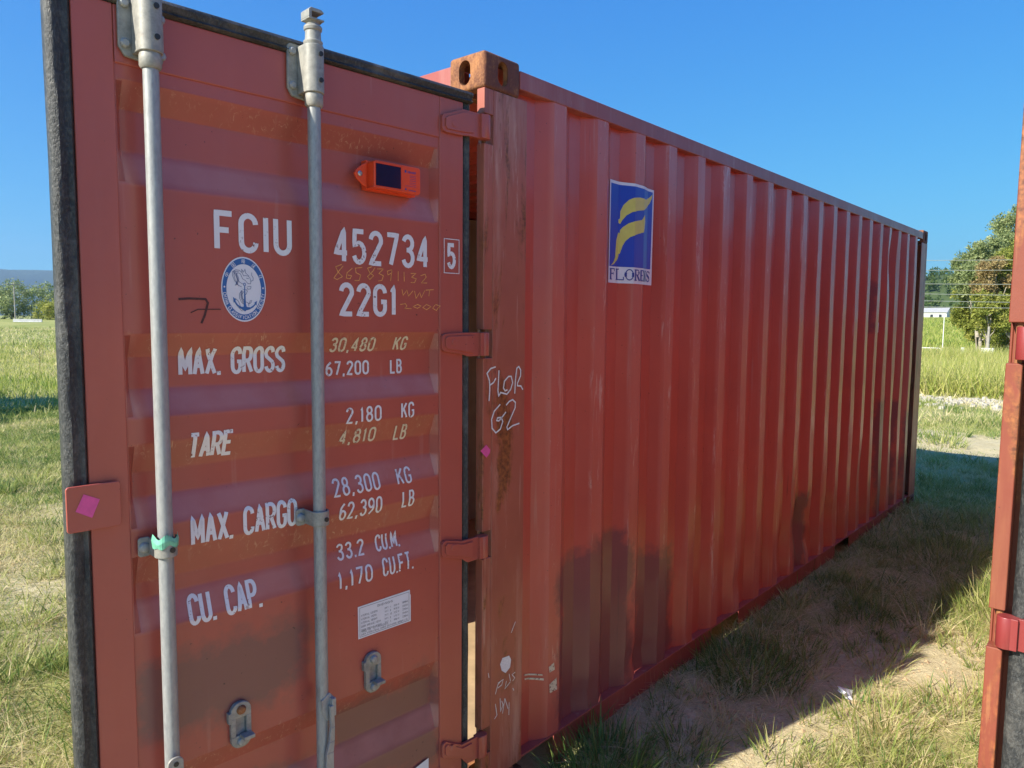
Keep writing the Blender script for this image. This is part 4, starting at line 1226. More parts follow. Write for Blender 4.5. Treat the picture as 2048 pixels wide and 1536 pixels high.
def axis_pts(lo, hi, c, n0, s0, g):
    out = [c]; s = s0; v = c
    while v < hi:
        v += s
        if v - c > n0: s *= g
        out.append(min(v, hi))
    v = c; s = s0; neg = []
    while v > lo:
        v -= s
        if c - v > n0: s *= g
        neg.append(max(v, lo))
    return np.array(sorted(set(neg + out)))
gx = axis_pts(-6500, 6500, 2.0, 5.5, .055, 1.035)
gy = axis_pts(-6500, 6500, 1.0, 5.5, .055, 1.035)
GX, GY = np.meshgrid(gx, gy, indexing='ij')
GZ = ground_z(GX, GY)
nx_, ny_ = GX.shape
idx = np.arange(nx_ * ny_).reshape(nx_, ny_)
quads = np.stack([idx[:-1, :-1], idx[1:, :-1], idx[1:, 1:], idx[:-1, 1:]], -1).reshape(-1, 4)
def np_mesh(name, verts, faces, mat, attr=None, smooth=False):
    me = bpy.data.meshes.new(name)
    nv, nf, k = len(verts), len(faces), faces.shape[1]
    me.vertices.add(nv); me.vertices.foreach_set("co", np.ascontiguousarray(verts, dtype=np.float32).ravel())
    me.loops.add(nf * k); me.loops.foreach_set("vertex_index", np.ascontiguousarray(faces, dtype=np.int32).ravel())
    me.polygons.add(nf); me.polygons.foreach_set("loop_start", np.arange(0, nf * k, k, dtype=np.int32))
    if smooth: me.polygons.foreach_set("use_smooth", np.ones(nf, dtype=bool))
    me.update(calc_edges=True)
    if attr:
        for an_, av in attr.items():
            a = me.attributes.new(an_, 'FLOAT', 'POINT'); a.data.foreach_set("value", np.ascontiguousarray(av, dtype=np.float32))
    me.materials.append(mat)
    o = bpy.data.objects.new(name, me)
    COL.objects.link(o)
    return o

def ground_material():
    m, nt, b = new_mat("soil_and_turf")
    at = N(nt, "ShaderNodeAttribute", attribute_name="bare")
    n1 = tex_noise(nt, 5, 8, 0.7)
    n2 = tex_noise(nt, 60, 5, 0.7)
    n3 = tex_noise(nt, .35, 6, 0.65)
    n4 = tex_noise(nt, .06, 5, 0.6, stretch=(1, 1, 1))
    soil = ramp(nt, n1, [(0.3, (0.46, 0.39, 0.22)), (0.7, (0.60, 0.53, 0.33))])
    soil = mix(nt, mul(nt, maprange(nt, n2, .45, .7), .45), soil, (0.34, 0.28, 0.16))
    turf = ramp(nt, n3, [(0.30, (0.28, 0.31, 0.09)), (0.5, (0.42, 0.41, 0.15)), (0.7, (0.52, 0.46, 0.22))])
    turf = mix(nt, mul(nt, maprange(nt, n2, .4, .65), .5), turf, (0.10, 0.13, 0.03))
    turf = mix(nt, mul(nt, maprange(nt, n4, .4, .6), .5), turf, (0.14, 0.21, 0.04))
    near = mix(nt, .55, turf, soil)
    n6 = tex_noise(nt, 17, 6, .75, offset=(2, 5, 0), dist=.6)
    soil = mix(nt, mul(nt, maprange(nt, n6, .56, .68), .55), soil, (0.26, 0.20, 0.12))
    n7 = tex_noise(nt, 210, 2, .5)
    soil = mix(nt, mul(nt, maprange(nt, n7, .60, .72), .5), soil, (0.70, 0.63, 0.46))
    c = mix(nt, maprange(nt, mul(nt, at.outputs["Fac"], mul(nt, n2, .12), 'ADD'), .50, .62), turf, soil)
    nt.links.new(c, b.inputs["Base Color"])
    b.inputs["Roughness"].default_value = 0.95
    b.inputs["Specular IOR Level"].default_value = 0.1
    bump(nt, b, mul(nt, mul(nt, n1, mul(nt, n2, .35), 'ADD'), mul(nt, n6, .8), 'ADD'), 0.9, 0.02)
    return m
bare_attr = bare(GX, GY) + .12 * (np.hypot(GX + 1.8, GY + 1.68) < 14)
ground = np_mesh("ground", np.stack([GX.ravel(), GY.ravel(), GZ.ravel()], -1), quads, ground_material(), {"bare": bare_attr.ravel()}, smooth=True)
tag(ground, "dry sandy ground with worn patches between the containers", kind='structure')

# ---------------------------------------------------------------- grass
def blade_material(name, green, mid, dry, trans=0.42):
    m, nt, b = new_mat(name)
    at = N(nt, "ShaderNodeAttribute", attribute_name="tint")
    c = ramp(nt, at.outputs["Fac"], [(0.0, green), (0.45, mid), (1.0, dry)])
    nt.links.new(c, b.inputs["Base Color"])
    b.inputs["Roughness"].default_value = 0.55
    b.inputs["Specular IOR Level"].default_value = 0.3
    tr = N(nt, "ShaderNodeBsdfTranslucent")
    nt.links.new(c, tr.inputs["Color"])
    mx = N(nt, "ShaderNodeMixShader"); mx.inputs[0].default_value = trans
    nt.links.new(b.outputs[0], mx.inputs[1]); nt.links.new(tr.outputs[0], mx.inputs[2])
    nt.links.new(mx.outputs[0], nt.nodes["Material Output"].inputs["Surface"])
    return m
GRASS = blade_material("grass_blades", (0.10, 0.19, 0.045), (0.37, 0.41, 0.11), (0.72, 0.61, 0.36))

def make_blades(x, y, h, w, lean, tint, segs=3, z=None, heading=None):
    """tapered curved blades as strips; all arguments are arrays"""
    n = len(x)
    if z is None: z = ground_z(x, y) - .008
    a = RNG.uniform(0, 2 * np.pi, n) if heading is None else heading
    face = RNG.uniform(0, 2 * np.pi, n)
    dx, dy = np.cos(a), np.sin(a)
    wx, wy = np.cos(face), np.sin(face)
    curl = RNG.uniform(.2, 1.2, n)
    V = []
    for k in range(segs + 1):
        t = k / segs
        out = h * lean * (t * (1 - curl * .4) + curl * .6 * t * t)
        up = h * np.sqrt(np.maximum(.02, 1 - np.minimum(lean, .98) ** 2)) * (t - .30 * curl * lean * t * t)
        ww = w * (1 - t ** 1.6) * .5
        px, py, pz = x + dx * out, y + dy * out, z + up
        if k < segs:
            V.append(np.stack([px + wx * ww, py + wy * ww, pz], -1))
            V.append(np.stack([px - wx * ww, py - wy * ww, pz], -1))
        else:
            V.append(np.stack([px, py, pz], -1))
    nvb = len(V)
    verts = np.stack(V, 1).reshape(-1, 3)
    base = (np.arange(n) * nvb)[:, None]
    tri = []
    for k in range(segs - 1):
        o = 2 * k
        tri += [[o, o + 1, o + 3], [o, o + 3, o + 2]]
    o = 2 * (segs - 1)
    tri += [[o, o + 1, o + 2]]
    tri = np.array(tri)
    faces = (base[:, :, None] + tri[None]).reshape(-1, 3)
    return verts, faces, np.repeat(tint, nvb)

def free(x, y):
    inA = (x > -.02) & (x < 6.08) & (y > .03) & (y < 2.46)
    inB = (x > .24) & (x < 6.34) & (y > -3.86) & (y < -1.39)
    inC = np.hypot(x - CAM.x, y - CAM.y) < .75
    return ~(inA | inB | inC)
CA = math.atan2(f_.y, f_.x)
def in_view(x, y, mrg=8):
    d = np.degrees((np.arctan2(y - CAM.y, x - CAM.x) - CA + np.pi) % (2 * np.pi) - np.pi)
    return np.abs(d) < 36 + mrg

VB, FB, TB = [], [], []
voff = 0
def push(v, f, t):
    global voff
    VB.append(v); FB.append(f + voff); TB.append(t); voff += len(v)

def scatter(n, rmin, rmax, mrg):
    # even per unit area between two radii inside the view wedge
    r = np.sqrt(RNG.uniform(rmin ** 2, rmax ** 2, n))
    a = CA + np.radians(RNG.uniform(-36 - mrg, 36 + mrg, n))
    return CAM.x + r * np.cos(a), CAM.y + r * np.sin(a), r

def seen_sector(x, y):
    """keep ground one can see past the containers (with a good margin) ; drop what stands hidden behind them"""
    d = np.degrees((np.arctan2(y - CAM.y, x - CAM.x) - CA + np.pi) % (2 * np.pi) - np.pi)
    behind = (y > 2.5) & (d < 20) & (d > -18)
    return ~behind

# short turf and tufts near
def layer(n, rmin, rmax, hmin, hmax, w, lean, thresh, dry, segs=3, mrg=10, clump=None, invert=False):
    x, y, r = scatter(n, rmin, rmax, mrg)
    bb = bare(x, y) + .05 * RNG.standard_normal(n)
    k = free(x, y) & seen_sector(x, y) & ((bb < thresh) if not invert else (bb > thresh))
    if clump is not None:
        c = fbm(x, y, clump[0], 57, 3)
        k &= c > clump[1]
    x, y, bb = x[k], y[k], bb[k]
    m = len(x)
    g = fbm(x, y, .9, 77, 3)
    tint = np.clip(dry + (g - .5) * 1.5 + .22 * RNG.standard_normal(m), 0, 1)
    fade = np.clip(1 - (bb - (thresh - .15)) / .15, .35, 1) if not invert else np.ones(m)
    h = RNG.uniform(hmin, hmax, m) * fade
    push(*make_blades(x, y, h, np.full(m, w) * RNG.uniform(.6, 1.3, m), RNG.uniform(*lean, m), tint, segs))

layer(80000, .75, 7, .02, .07, .0042, (.5, .97), .58, .55)
layer(50000, .75, 6.5, .05, .15, .0042, (.2, .9), .50, .30, clump=(2.2, .50))
layer(190000, .75, 8, .04, .15, .0046, (.93, .995), .70, .86)
layer(16000, .75, 8, .12, .28, .0050, (.90, .99), .64, .97)                   # straw lying flat
layer(30000, .75, 8, .03, .10, .0026, (.93, .99), .50, .85, invert=True)
layer(190000, 6, 16, .03, .10, .0070, (.4, .95), .62, .55)
layer(60000, 6, 16, .06, .20, .0085, (.2, .85), .52, .28, clump=(1.2, .5))
layer(120000, 15, 45, .06, .24, .020, (.3, .9), .9, .62, segs=2, mrg=4)
layer(60000, 40, 110, .12, .45, .06, (.2, .8), .9, .60, segs=2, mrg=3)

def left_cover(n, hmin, hmax, w, lean, dry, rmin=2, rmax=17):
    r = np.sqrt(RNG.uniform(rmin ** 2, rmax ** 2, n)); a = np.radians(RNG.uniform(60, 88, n))
    x, y = CAM.x + r * np.cos(a), CAM.y + r * np.sin(a)
    k = free(x, y) & (bare(x, y) + .10 * RNG.standard_normal(n) < .60)
    x, y, r = x[k], y[k], r[k]; m = len(x)
    g = fbm(x, y, 1.1, 91, 3)
    push(*make_blades(x, y, RNG.uniform(hmin, hmax, m), (w + .00045 * r) * RNG.uniform(.6, 1.3, m), RNG.uniform(*lean, m), np.clip(dry + (g - .5) * 1.8 + .2 * RNG.standard_normal(m), 0, 1), 3))
left_cover(170000, .03, .09, .0030, (.5, .98), .50)
left_cover(60000, .05, .13, .0032, (.3, .9), .32)

# bushy tufts: many blades out of one point
def tuft(cx, cy, n, rad, hmin, hmax, w, dry, lean=(.15, .85)):
    a = RNG.uniform(0, 2 * np.pi, n); rr = rad * np.sqrt(RNG.uniform(0, 1, n))
    x = cx + rr * np.cos(a); y = cy + rr * np.sin(a)
    k = free(x, y); x, y, a = x[k], y[k], a[k]; m = len(x)
    tint = np.clip(dry + .2 * RNG.standard_normal(m), 0, 1)
    push(*make_blades(x, y, RNG.uniform(hmin, hmax, m), np.full(m, w) * RNG.uniform(.6, 1.4, m), RNG.uniform(*lean, m), tint, 4, heading=a + RNG.normal(0, .6, m)))
nt_ = 0
for i in range(2600):
    if i % 2:
        x = RNG.uniform(.1, 9.0); y = RNG.uniform(-1.9, .02); far_ = 0
    else:
        r = math.sqrt(RNG.uniform(2.0, 190)); a = math.radians(RNG.uniform(62, 84))
        x, y = CAM.x + r * math.cos(a), CAM.y + r * math.sin(a); far_ = r
    b_ = bare(np.array([x]), np.array([y]))[0] + RNG.normal(0, .07)
    if b_ > .60: continue
    rr = RNG.uniform(.025, .085) * (1 + far_ * .06)
    dry_ = RNG.choice([.04, .15, .35, .6, .9], p=[.14, .16, .22, .22, .26])
    tuft(x, y, int(RNG.uniform(24, 70)), rr, .03, RNG.uniform(.07, .15), .0042 + .0004 * far_, dry_, lean=(.35, .97))
tuft(.55, -.14, 420, .20, .10, .24, .0062, .06)
tuft(.35, -.22, 200, .12, .08, .20, .006, .10)
tuft(.92, -.30, 160, .14, .06, .16, .005, .15)
tuft(1.75, -.22, 520, .26, .08, .20, .0055, .14)
tuft(2.1, -.32, 240, .2, .06, .14, .005, .30)
tuft(2.93, -.43, 300, .16, .05, .13, .0055, .12)
tuft(1.5, -.62, 90, .10, .05, .12, .004, .30)
tuft(1.1, -.62, 110, .14, .06, .15, .005, .28)
tuft(1.65, -.87, 200, .20, .06, .20, .0050, .30)
tuft(2.05, -1.1, 180, .2, .05, .16, .0050, .30)
tuft(1.25, -.95, 130, .18, .06, .18, .0050, .35)
tuft(3.5, -.98, 460, .24, .08, .24, .0058, .34)
tuft(3.9, -1.12, 300, .22, .08, .22, .0058, .34)
tuft(4.6, -.62, 420, .40, .06, .20, .006, .34)
tuft(5.6, -.9, 460, .45, .08, .22, .006, .42)
tuft(2.9, -.75, 50, .12, .08, .32, .004, .9, lean=(.5, .97))
for i in range(46):      # along the foot of the wall and down the aisle
    x = RNG.uniform(2.2, 9.5); y = RNG.uniform(-1.35, -.08) + (0.5 if x > 6.4 else 0)
    tuft(x, y, int(RNG.uniform(40, 150)), RNG.uniform(.06, .2), .05, RNG.uniform(.12, .24), .0055, RNG.uniform(.1, .65))
for i in range(60):      # open ground to the left
    r = RNG.uniform(2.2, 11); a = math.radians(RNG.uniform(64, 84))
    x, y = CAM.x + r * math.cos(a), CAM.y + r * math.sin(a)
    if bare(np.array([x]), np.array([y]))[0] > .58: continue
    tuft(x, y, int(RNG.uniform(60, 200)), RNG.uniform(.08, .25), .05, RNG.uniform(.12, .26), .0055 + r * .0004, RNG.uniform(.1, .6))
for i in range(40):      # right field
    x = RNG.uniform(9.5, 17); y = CAM.y + (x - CAM.x) * math.tan(math.radians(RNG.uniform(4, 16)))
    tuft(x, y, 90, RNG.uniform(.15, .4), .06, .22, .012, RNG.uniform(.05, .5))
V_ = np.concatenate(VB); F_ = np.concatenate(FB); T_ = np.concatenate(TB)
gr = np_mesh("grass", V_, F_, GRASS, {"tint": T_})
tag(gr, "patchy green and straw coloured grass growing out of the sandy soil", "grass", kind='stuff')
print("grass tris", len(F_))

# tall yellow field grass band further out
VB, FB, TB = [], [], []; voff = 0
x = RNG.uniform(19, 42, 26000); y = CAM.y + (x - CAM.x) * np.tan(np.radians(RNG.uniform(3, 15, 26000)))
push(*make_blades(x, y, RNG.uniform(.4, 1.0, 26000) * (fbm(x, y, .3, 5) + .4), np.full(26000, .022), RNG.uniform(.1, .7, 26000), np.clip(.55 + .25 * RNG.standard_normal(26000), 0, 1), 2))
a = np.radians(RNG.uniform(63, 82, 30000)); r = RNG.uniform(11, 60, 30000)
x, y = CAM.x + r * np.cos(a), CAM.y + r * np.sin(a)
push(*make_blades(x, y, RNG.uniform(.06, .34, 30000) * (fbm(x, y, .15, 8) + .25) * sstep(8, 24, r), .008 + r * .0007, RNG.uniform(.1, .7, 30000), np.clip(.45 + .3 * (fbm(x, y, .12, 44) - .5) * 3 + .2 * RNG.standard_normal(30000), 0, 1), 2))
x = RNG.uniform(60, 200, 30000); y = CAM.y + (x - CAM.x) * np.tan(np.radians(RNG.uniform(3, 14, 30000)))
push(*make_blades(x, y, RNG.uniform(.3, .8, 30000), np.full(30000, .12), RNG.uniform(.1, .6, 30000), np.clip(.30 + .25 * RNG.standard_normal(30000), 0, 1), 2))
tg = np_mesh("tall_grass", np.concatenate(VB), np.concatenate(FB), blade_material("field_grass", (0.17, 0.27, 0.04), (0.42, 0.45, 0.10), (0.64, 0.56, 0.26)), {"tint": np.concatenate(TB)})
tag(tg, "tall yellow green meadow grass in the fields beyond the containers", "meadow grass", kind='stuff')

# pale rubble strip across the right field
mb = MB()
for i in range(620):
    y = RNG.uniform(-.6, 3.6); x = 17.7 + .25 * math.sin(y * 2) + RNG.normal(0, .38) + (1.0 if RNG.random() < .25 else 0) * RNG.uniform(-1.6, .2)
    s = RNG.uniform(.025, .10)
    z = float(ground_z(x, y)) + s * .15
    q = [(x + s * RNG.uniform(.6, 1.3) * math.cos(t), y + s * RNG.uniform(.6, 1.3) * math.sin(t)) for t in np.arange(0, 6.28, 6.29 / 5)]
    n0 = len(mb.v)
    mb.v += [(a_, b_, z - s * .4) for a_, b_ in q] + [(x + (a_ - x) * .7, y + (b_ - y) * .7, z + s * RNG.uniform(.3, .6)) for a_, b_ in q]
    mb.f += [(n0 + k, n0 + (k + 1) % 5, n0 + 5 + (k + 1) % 5, n0 + 5 + k) for k in range(5)] + [tuple(n0 + 5 + k for k in range(5))]
tag(build("rubble", mb, MAT['stone']), "strip of pale stones across the grass behind the container", "stones", kind='stuff')
# crumbs of soil near the wall
mb = MB()
for i in range(3000):
    x = RNG.uniform(.2, 4.4); y = RNG.uniform(-1.5, .0); s = RNG.uniform(.003, .012) * (1 if RNG.random() < .85 else 1.8)
    if bare(np.array([x]), np.array([y]))[0] < .45: continue
    z = float(ground_z(x, y))
    n0 = len(mb.v)
    q = [(x + s * RNG.uniform(.6, 1.3) * math.cos(t), y + s * RNG.uniform(.6, 1.3) * math.sin(t), z - .002) for t in (0, 1.3, 2.5, 3.8, 5)]
    mb.v += q + [(x, y, z + s * .7)]
    mb.f += [(n0 + k, n0 + (k + 1) % 5, n0 + 5) for k in range(5)]
tag(build("soil_crumbs", mb, simple("soil_crumb", (0.40, 0.29, 0.17), .95, .3, 20)), "small crumbs of dry soil on the bare ground", "soil", kind='stuff')

# ---------------------------------------------------------------- trees
def leaf_mat(name, dark, mid, light, trans=.45):
    return blade_material(name, dark, mid, light, trans)
LEAF = {'green': leaf_mat("leaves_green", (0.045, 0.095, 0.022), (0.11, 0.17, 0.04), (0.22, 0.26, 0.07)),
        'yellow': leaf_mat("leaves_yellow_green", (0.15, 0.19, 0.035), (0.32, 0.35, 0.07), (0.52, 0.48, 0.13)),
        'grey': leaf_mat("leaves_grey_green", (0.15, 0.20, 0.08), (0.30, 0.36, 0.15), (0.48, 0.52, 0.26)),
        'rust': leaf_mat("leaves_rusty", (0.26, 0.20, 0.08), (0.42, 0.31, 0.14), (0.46, 0.42, 0.17)),
        'dark': leaf_mat("leaves_dark", (0.02, 0.04, 0.012), (0.045, 0.08, 0.022), (0.09, 0.12, 0.04))}
BARK = simple("bark", (0.34, 0.30, 0.24), .9, .35, 6, bumps=.5)

def crown_mesh(centres, radii, n, size, seed):
    rg = np.random.default_rng(seed)
    P, Tn = [], []
    wts = np.array(radii) ** 2; wts = wts / wts.sum()
    for c, r, w in zip(centres, radii, wts):
        m = max(20, int(n * w))
        sub = max(4, int(m / 60))
        d = rg.standard_normal((sub, 3)); d /= np.linalg.norm(d, axis=1)[:, None]
        cc = np.array(c) + d * (r * rg.uniform(.45, 1.0, (sub, 1))) * [1, 1, .85]
        k = rg.integers(0, sub, m)
        q = cc[k] + rg.standard_normal((m, 3)) * r * .17
        P.append(q)
        Tn.append(np.clip(.42 + .16 * rg.standard_normal(sub)[k] + .16 * rg.standard_normal(m), 0, 1))
    P = np.concatenate(P); Tn = np.concatenate(Tn); n = len(P)
    a = rg.standard_normal((n, 3)); a /= np.linalg.norm(a, axis=1)[:, None]
    b = np.cross(a, rg.standard_normal((n, 3))); b /= np.linalg.norm(b, axis=1)[:, None]
    s = (size * rg.uniform(.6, 1.4, n))[:, None]
    V = np.stack([P - a * s, P + b * s * .55, P + a * s, P - b * s * .55], 1).reshape(-1, 3)
    F = (np.arange(n) * 4)[:, None] + np.array([[0, 1, 2, 3]])
    return V, F, np.repeat(Tn, 4)

def make_tree(name, label, cat, x, y, z, H, spread, n, size, leaf, seed, group=None, trunk_h=.3, tr=.02, lobes=9, sink=0.0, twin=False, extra=None):
    rg = np.random.default_rng(seed)
    root = empty(name, (x, y, z - sink))
    tag(root, label, cat, group)
    tb = MB()
    cs, rs = [], []
    for i in range(lobes):
        a = i * 2.4 + rg.uniform(-.4, .4)
        hh = H * (trunk_h + (1 - trunk_h) * (i + .7) / (lobes + .3)) * .96
        prof = math.sin(math.pi * min(1, max(0, (hh / H - trunk_h * .5) / (1.12 - trunk_h * .5)))) ** .7
        rr = spread * .58 * prof * rg.uniform(.6, 1.05)
        c = (rr * math.cos(a), rr * math.sin(a), min(hh, H - spread * .22))
        cs.append(c); rs.append(spread * rg.uniform(.26, .42) * (.6 + .5 * prof))
    tp = [(0, 0, -.2)] + [(spread * .06 * math.sin(seed + k), spread * .06 * math.cos(seed * 2 + k), H * .75 * k / 5) for k in range(1, 6)]
    tb.tube(tp, [H * tr * (1.25 - .2 * k) for k in range(6)], 7)
    if twin:
        tb.tube([(.3, .2, -.2), (.5, .5, H * .15), (.9, .6, H * .3), (1.3, .8, H * .45)], [H * tr * .9, H * tr * .7, H * tr * .5, H * tr * .25], 6)
    for c in cs:
        k = min(5, max(1, int(c[2] / H * 4)))
        s0 = Vector(tp[k]); e = Vector(c)
        md = (s0 + e) / 2 + Vector((0, 0, -.05 * H))
        tb.tube([s0, md, e, e + (e - md) * .12], [H * tr * .45, H * tr * .3, H * tr * .14, H * tr * .05], 5)
    build("trunk", tb, BARK, root, smooth=60)
    V, F, Tn = crown_mesh(cs, rs, n, size, seed)
    o = np_mesh("crown", V, F, LEAF[leaf], {"tint": Tn}); o.parent = root
    return root

gz = lambda x, y: float(ground_z(x, y))
T_R = "trees at the edge of the right field"
def at_px(px, depth):
    """ground position at a bearing (measured in photo pixels) and a distance along the view"""
    q = CAM + (Vector((f_.x, f_.y, 0)).normalized() + Vector((r_.x, r_.y, 0)) * ((px - 1024) / 1491.7)) * depth
    return q.x, q.y
def rtree(label, px, depth, H, spread, n, size, leaf, seed, **kw):
    x, y = at_px(px, depth)
    make_tree("tree", label, "tree", x, y, gz(x, y), H, spread, n, size, leaf, seed, T_R, **kw)
rtree("tall loose pale green tree rising above the others at the right field edge", 2018, 54, 9.9, 2.7, 22000, .085, 'grey', 3, trunk_h=.42, lobes=13)
rtree("pale green tree with a pale leaning trunk, nearest the white house", 1952, 46, 7.0, 2.1, 22000, .070, 'grey', 5, trunk_h=.55, lobes=11, tr=.016)
rtree("yellow green tree beside the neighbouring container, right of the rusty one", 2020, 43, 6.4, 2.1, 22000, .070, 'yellow', 8, trunk_h=.25, lobes=13)
rtree("rusty brown tinged tree between the pale and the yellow green ones", 1976, 42, 5.7, 1.3, 9000, .062, 'rust', 9, trunk_h=.60, lobes=6)
rtree("small bright green tree low in front of the right hand trees", 1974, 40.5, 3.5, 1.3, 9000, .060, 'yellow', 12, trunk_h=.40, lobes=7)
rtree("dark green bushy tree filling the foot of the right hand trees", 2005, 44, 4.6, 2.3, 9000, .080, 'yellow', 14, trunk_h=.04, lobes=11)
rtree("mid green bushy tree behind the leaning trunk", 1962, 48, 5.2, 2.0, 15000, .080, 'yellow', 15, trunk_h=.12, lobes=9)

# wooded hill far right: one mass of crowns on a rounded hill
hb = MB()
nu, nv = 30, 14
for i in range(nu + 1):
    for j in range(nv + 1):
        u = i / nu; v = j / nv
        yy = -60 + 230 * u; xx = 330 + 160 * v
        hb.v.append((xx, yy, 3 + 24 * math.sin(math.pi * min(1, max(0, u * .9 + .1))) * math.sin(math.pi * .5 * min(1, v * 2.2)) + 2 * mnoise.noise(Vector((xx * .02, yy * .02, 0)))))
for i in range(nu):
    for j in range(nv):
        hb.f.append((i * (nv + 1) + j, i * (nv + 1) + j + 1, (i + 1) * (nv + 1) + j + 1, (i + 1) * (nv + 1) + j))
tag(build("hill", hb, simple("hill_soil", (0.05, 0.08, 0.02), .95), smooth=80), "low hill behind the white house", kind='structure')
rg = np.random.default_rng(4)
cs = []; rs = []
for i in range(420):
    u = rg.uniform(.2, .75); v = rg.uniform(0, .6)
    yy = -60 + 230 * u; xx = 330 + 160 * v
    zz = 3 + 24 * math.sin(math.pi * min(1, max(0, u * .9 + .1))) * math.sin(math.pi * .5 * min(1, v * 2.2))
    r0 = rg.uniform(1.8, 3.4)
    cs.append((xx, yy, zz + r0 * .8)); rs.append(r0)
V, F, Tn = crown_mesh(cs, rs, 60000, .34, 5)
tag(np_mesh("woodland", V, F, LEAF['green'], {"tint": np.clip(Tn - .1, 0, 1)}), "dark green wood covering the low hill behind the house", "woodland", kind='stuff')

# trees along the far edge of the left field
T_L = "trees along the far edge of the left field"
LT = [(41.5, 178, 12.5, 9, 'grey', "grey green tree at the very left edge of the photo beyond the field"),
      (46.5, 174, 14.0, 8, 'grey', "airy tall grey green tree, tallest of the far left row"),
      (53.0, 172, 13.2, 9, 'grey', "pale rounded tree, second tallest in the far left row"),
      (57.5, 168, 12.0, 9, 'green', "olive green broad tree next to the open door edge in the far left row"),
      (63.5, 166, 11.5, 8, 'green', "darker tree partly hidden by the open door at the end of the far left row"),
      (36.0, 181, 12.0, 9, 'green', "dark tree cut by the left edge of the photo"),
      (50.5, 160, 7.0, 7, 'yellow', "low bright green bushy tree before the far left row"),
      (58.5, 158, 6.5, 7, 'dark', "low dark bush before the olive tree at the far left")]
for i, (x, y, H, s, lf, lab) in enumerate(LT):
    make_tree("tree", lab, "tree", x, y, gz(x, y) - .3, H * .56, s * .8, 6500, .17, lf, 30 + i, T_L, trunk_h=.06, lobes=13, tr=.02)
make_tree("bush", "dense bush standing left of the photo and shading the grass", "bush", -2.3, 16.4, gz(-2.3, 16.4), 3.3, 4.6, 16000, .11, 'green', 51, trunk_h=.02, lobes=10)

# blue mountain ridge
mb = MB()
n = 60
for i in range(n + 1):
    t = i / n
    x = -2600 + 9000 * t; y = 4300 + 500 * math.sin(t * 3)
    h = 372 + 52 * math.sin(t * 9.5 + 1.20) + 34 * math.sin(t * 23 + .6) + 12 * mnoise.noise(Vector((t * 30, 0, 0)))
    h *= (.55 + .45 * math.exp(-((t - .42) / .22) ** 2))
    for j in range(7):
        q = j / 6
        mb.v.append((x, y + 500 * q, -5 + h * math.sin(math.pi / 2 * q) + (12 * mnoise.noise(Vector((t * 40, q * 4, 1))) if 0 < j else 0)))
for i in range(n):
    for j in range(6):
        a = i * 7 + j
        mb.f.append((a, a + 1, a + 8, a + 7))
tag(build("mountain", mb, simple("forest_slope", (0.04, 0.065, 0.03), .95, .4, .01), smooth=80), "blue hazy mountain ridge beyond the left field", kind='structure')

# ---------------------------------------------------------------- house, poles, cables, small far things
HX, HY, HZ = 281, 58.0, 3.3
house = empty("house", (HX, HY, HZ)); tag(house, "low white house with a grey roof at the foot of the wooded hill", "house")
w_ = MB(); w_.box(0, 7, -6.0, 6.0, 0, 2.7)
w_.prism([(0, 2.7), (7, 2.7), (3.5, 4.0)], lambda a, b: (a, -5.95, b), lambda a, b: (a, 5.95, b))
build("wall", w_, MAT['house_wall'], house)
rf = MB()
for s in (-1, 1):
    rf.prism([(3.5, 4.12), (3.5 + s * 4.0, 2.62), (3.5 + s * 4.0, 2.74), (3.5, 4.26)], lambda a, b: (a, -6.3, b), lambda a, b: (a, 6.3, b))
build("roof", rf, MAT['house_roof'], house)
for yy in (-4.2, -1.6, 3.4):
    wd = build("window", MB().box(-.06, -.005, yy - .55, yy + .55, 1.0, 2.1), MAT['white_metal'], house)
    build("pane", MB().box(-.075, -.0605, yy - .45, yy + .45, 1.08, 2.02), MAT['glass'], wd)
build("door", MB().box(-.06, -.005, .6, 1.6, .05, 2.1), MAT['house_roof'], house)

def utility_pole(x, y, H, label, arms=True, group="utility poles carrying the cables"):
    r = empty("utility_pole", (x, y, gz(x, y))); tag(r, label, "utility pole", group)
    build("pole", MB().lathe([(.12, -.3), (.09, H)], n=10), MAT['wood_pole'], r, smooth=40)
    if arms:
        build("crossarm", MB().box(-1.1, 1.1, -.06, .06, H - .5, H - .36), MAT['wood_pole'], r)
        ib = MB()
        for xx in (-1.0, -.35, .35, 1.0): ib.lathe([(.04, H - .36), (.05, H - .28), (.02, H - .22)], (xx, 0, 0), 8)
        build("insulator", ib, MAT['white_metal'], r)
    return r
# cables cross the right field from behind the container to a pole right of the frame
P0 = Vector((33.3, 15.8, 0)); P1 = Vector((40.4, -9.5, 0))
utility_pole(P0.x, P0.y, 5.4, "wooden pole hidden behind the long container holding the field cables")
utility_pole(P1.x, P1.y, 5.6, "wooden pole right of the photo holding the field cables")
for i, (h0, h1, lab) in enumerate(((7.2, 6.4, "highest cable crossing in front of the right hand trees"), (6.4, 5.6, "second highest cable crossing in front of the right hand trees"),
                                   (5.3, 4.5, "third cable down crossing in front of the right hand trees"), (4.6, 3.5, "fourth cable down, level with the top of the wooded hill"),
                                   (4.0, 3.0, "fifth cable down, in front of the wooded hill"), (3.4, 2.7, "lowest cable, just above the white house roof"))):
    pts = []
    for k in range(17):
        t = k / 16
        pts.append((P0.x + (P1.x - P0.x) * t, P0.y + (P1.y - P0.y) * t, 1.72 + (h0 + (h1 - h0) * t + .35 - 1.2 * t * (1 - t) - 1.72) * .55))
    c = build("power_cable", MB().tube(pts, .011, 5), MAT['cable'], smooth=80)
    tag(c, lab, "cable", "overhead cables crossing the right field")
utility_pole(40.5, 150, 6.6, "thin wooden pole far across the left field", group="utility poles carrying the cables")
utility_pole(70, 145, 6.6, "wooden pole behind the open door across the left field")
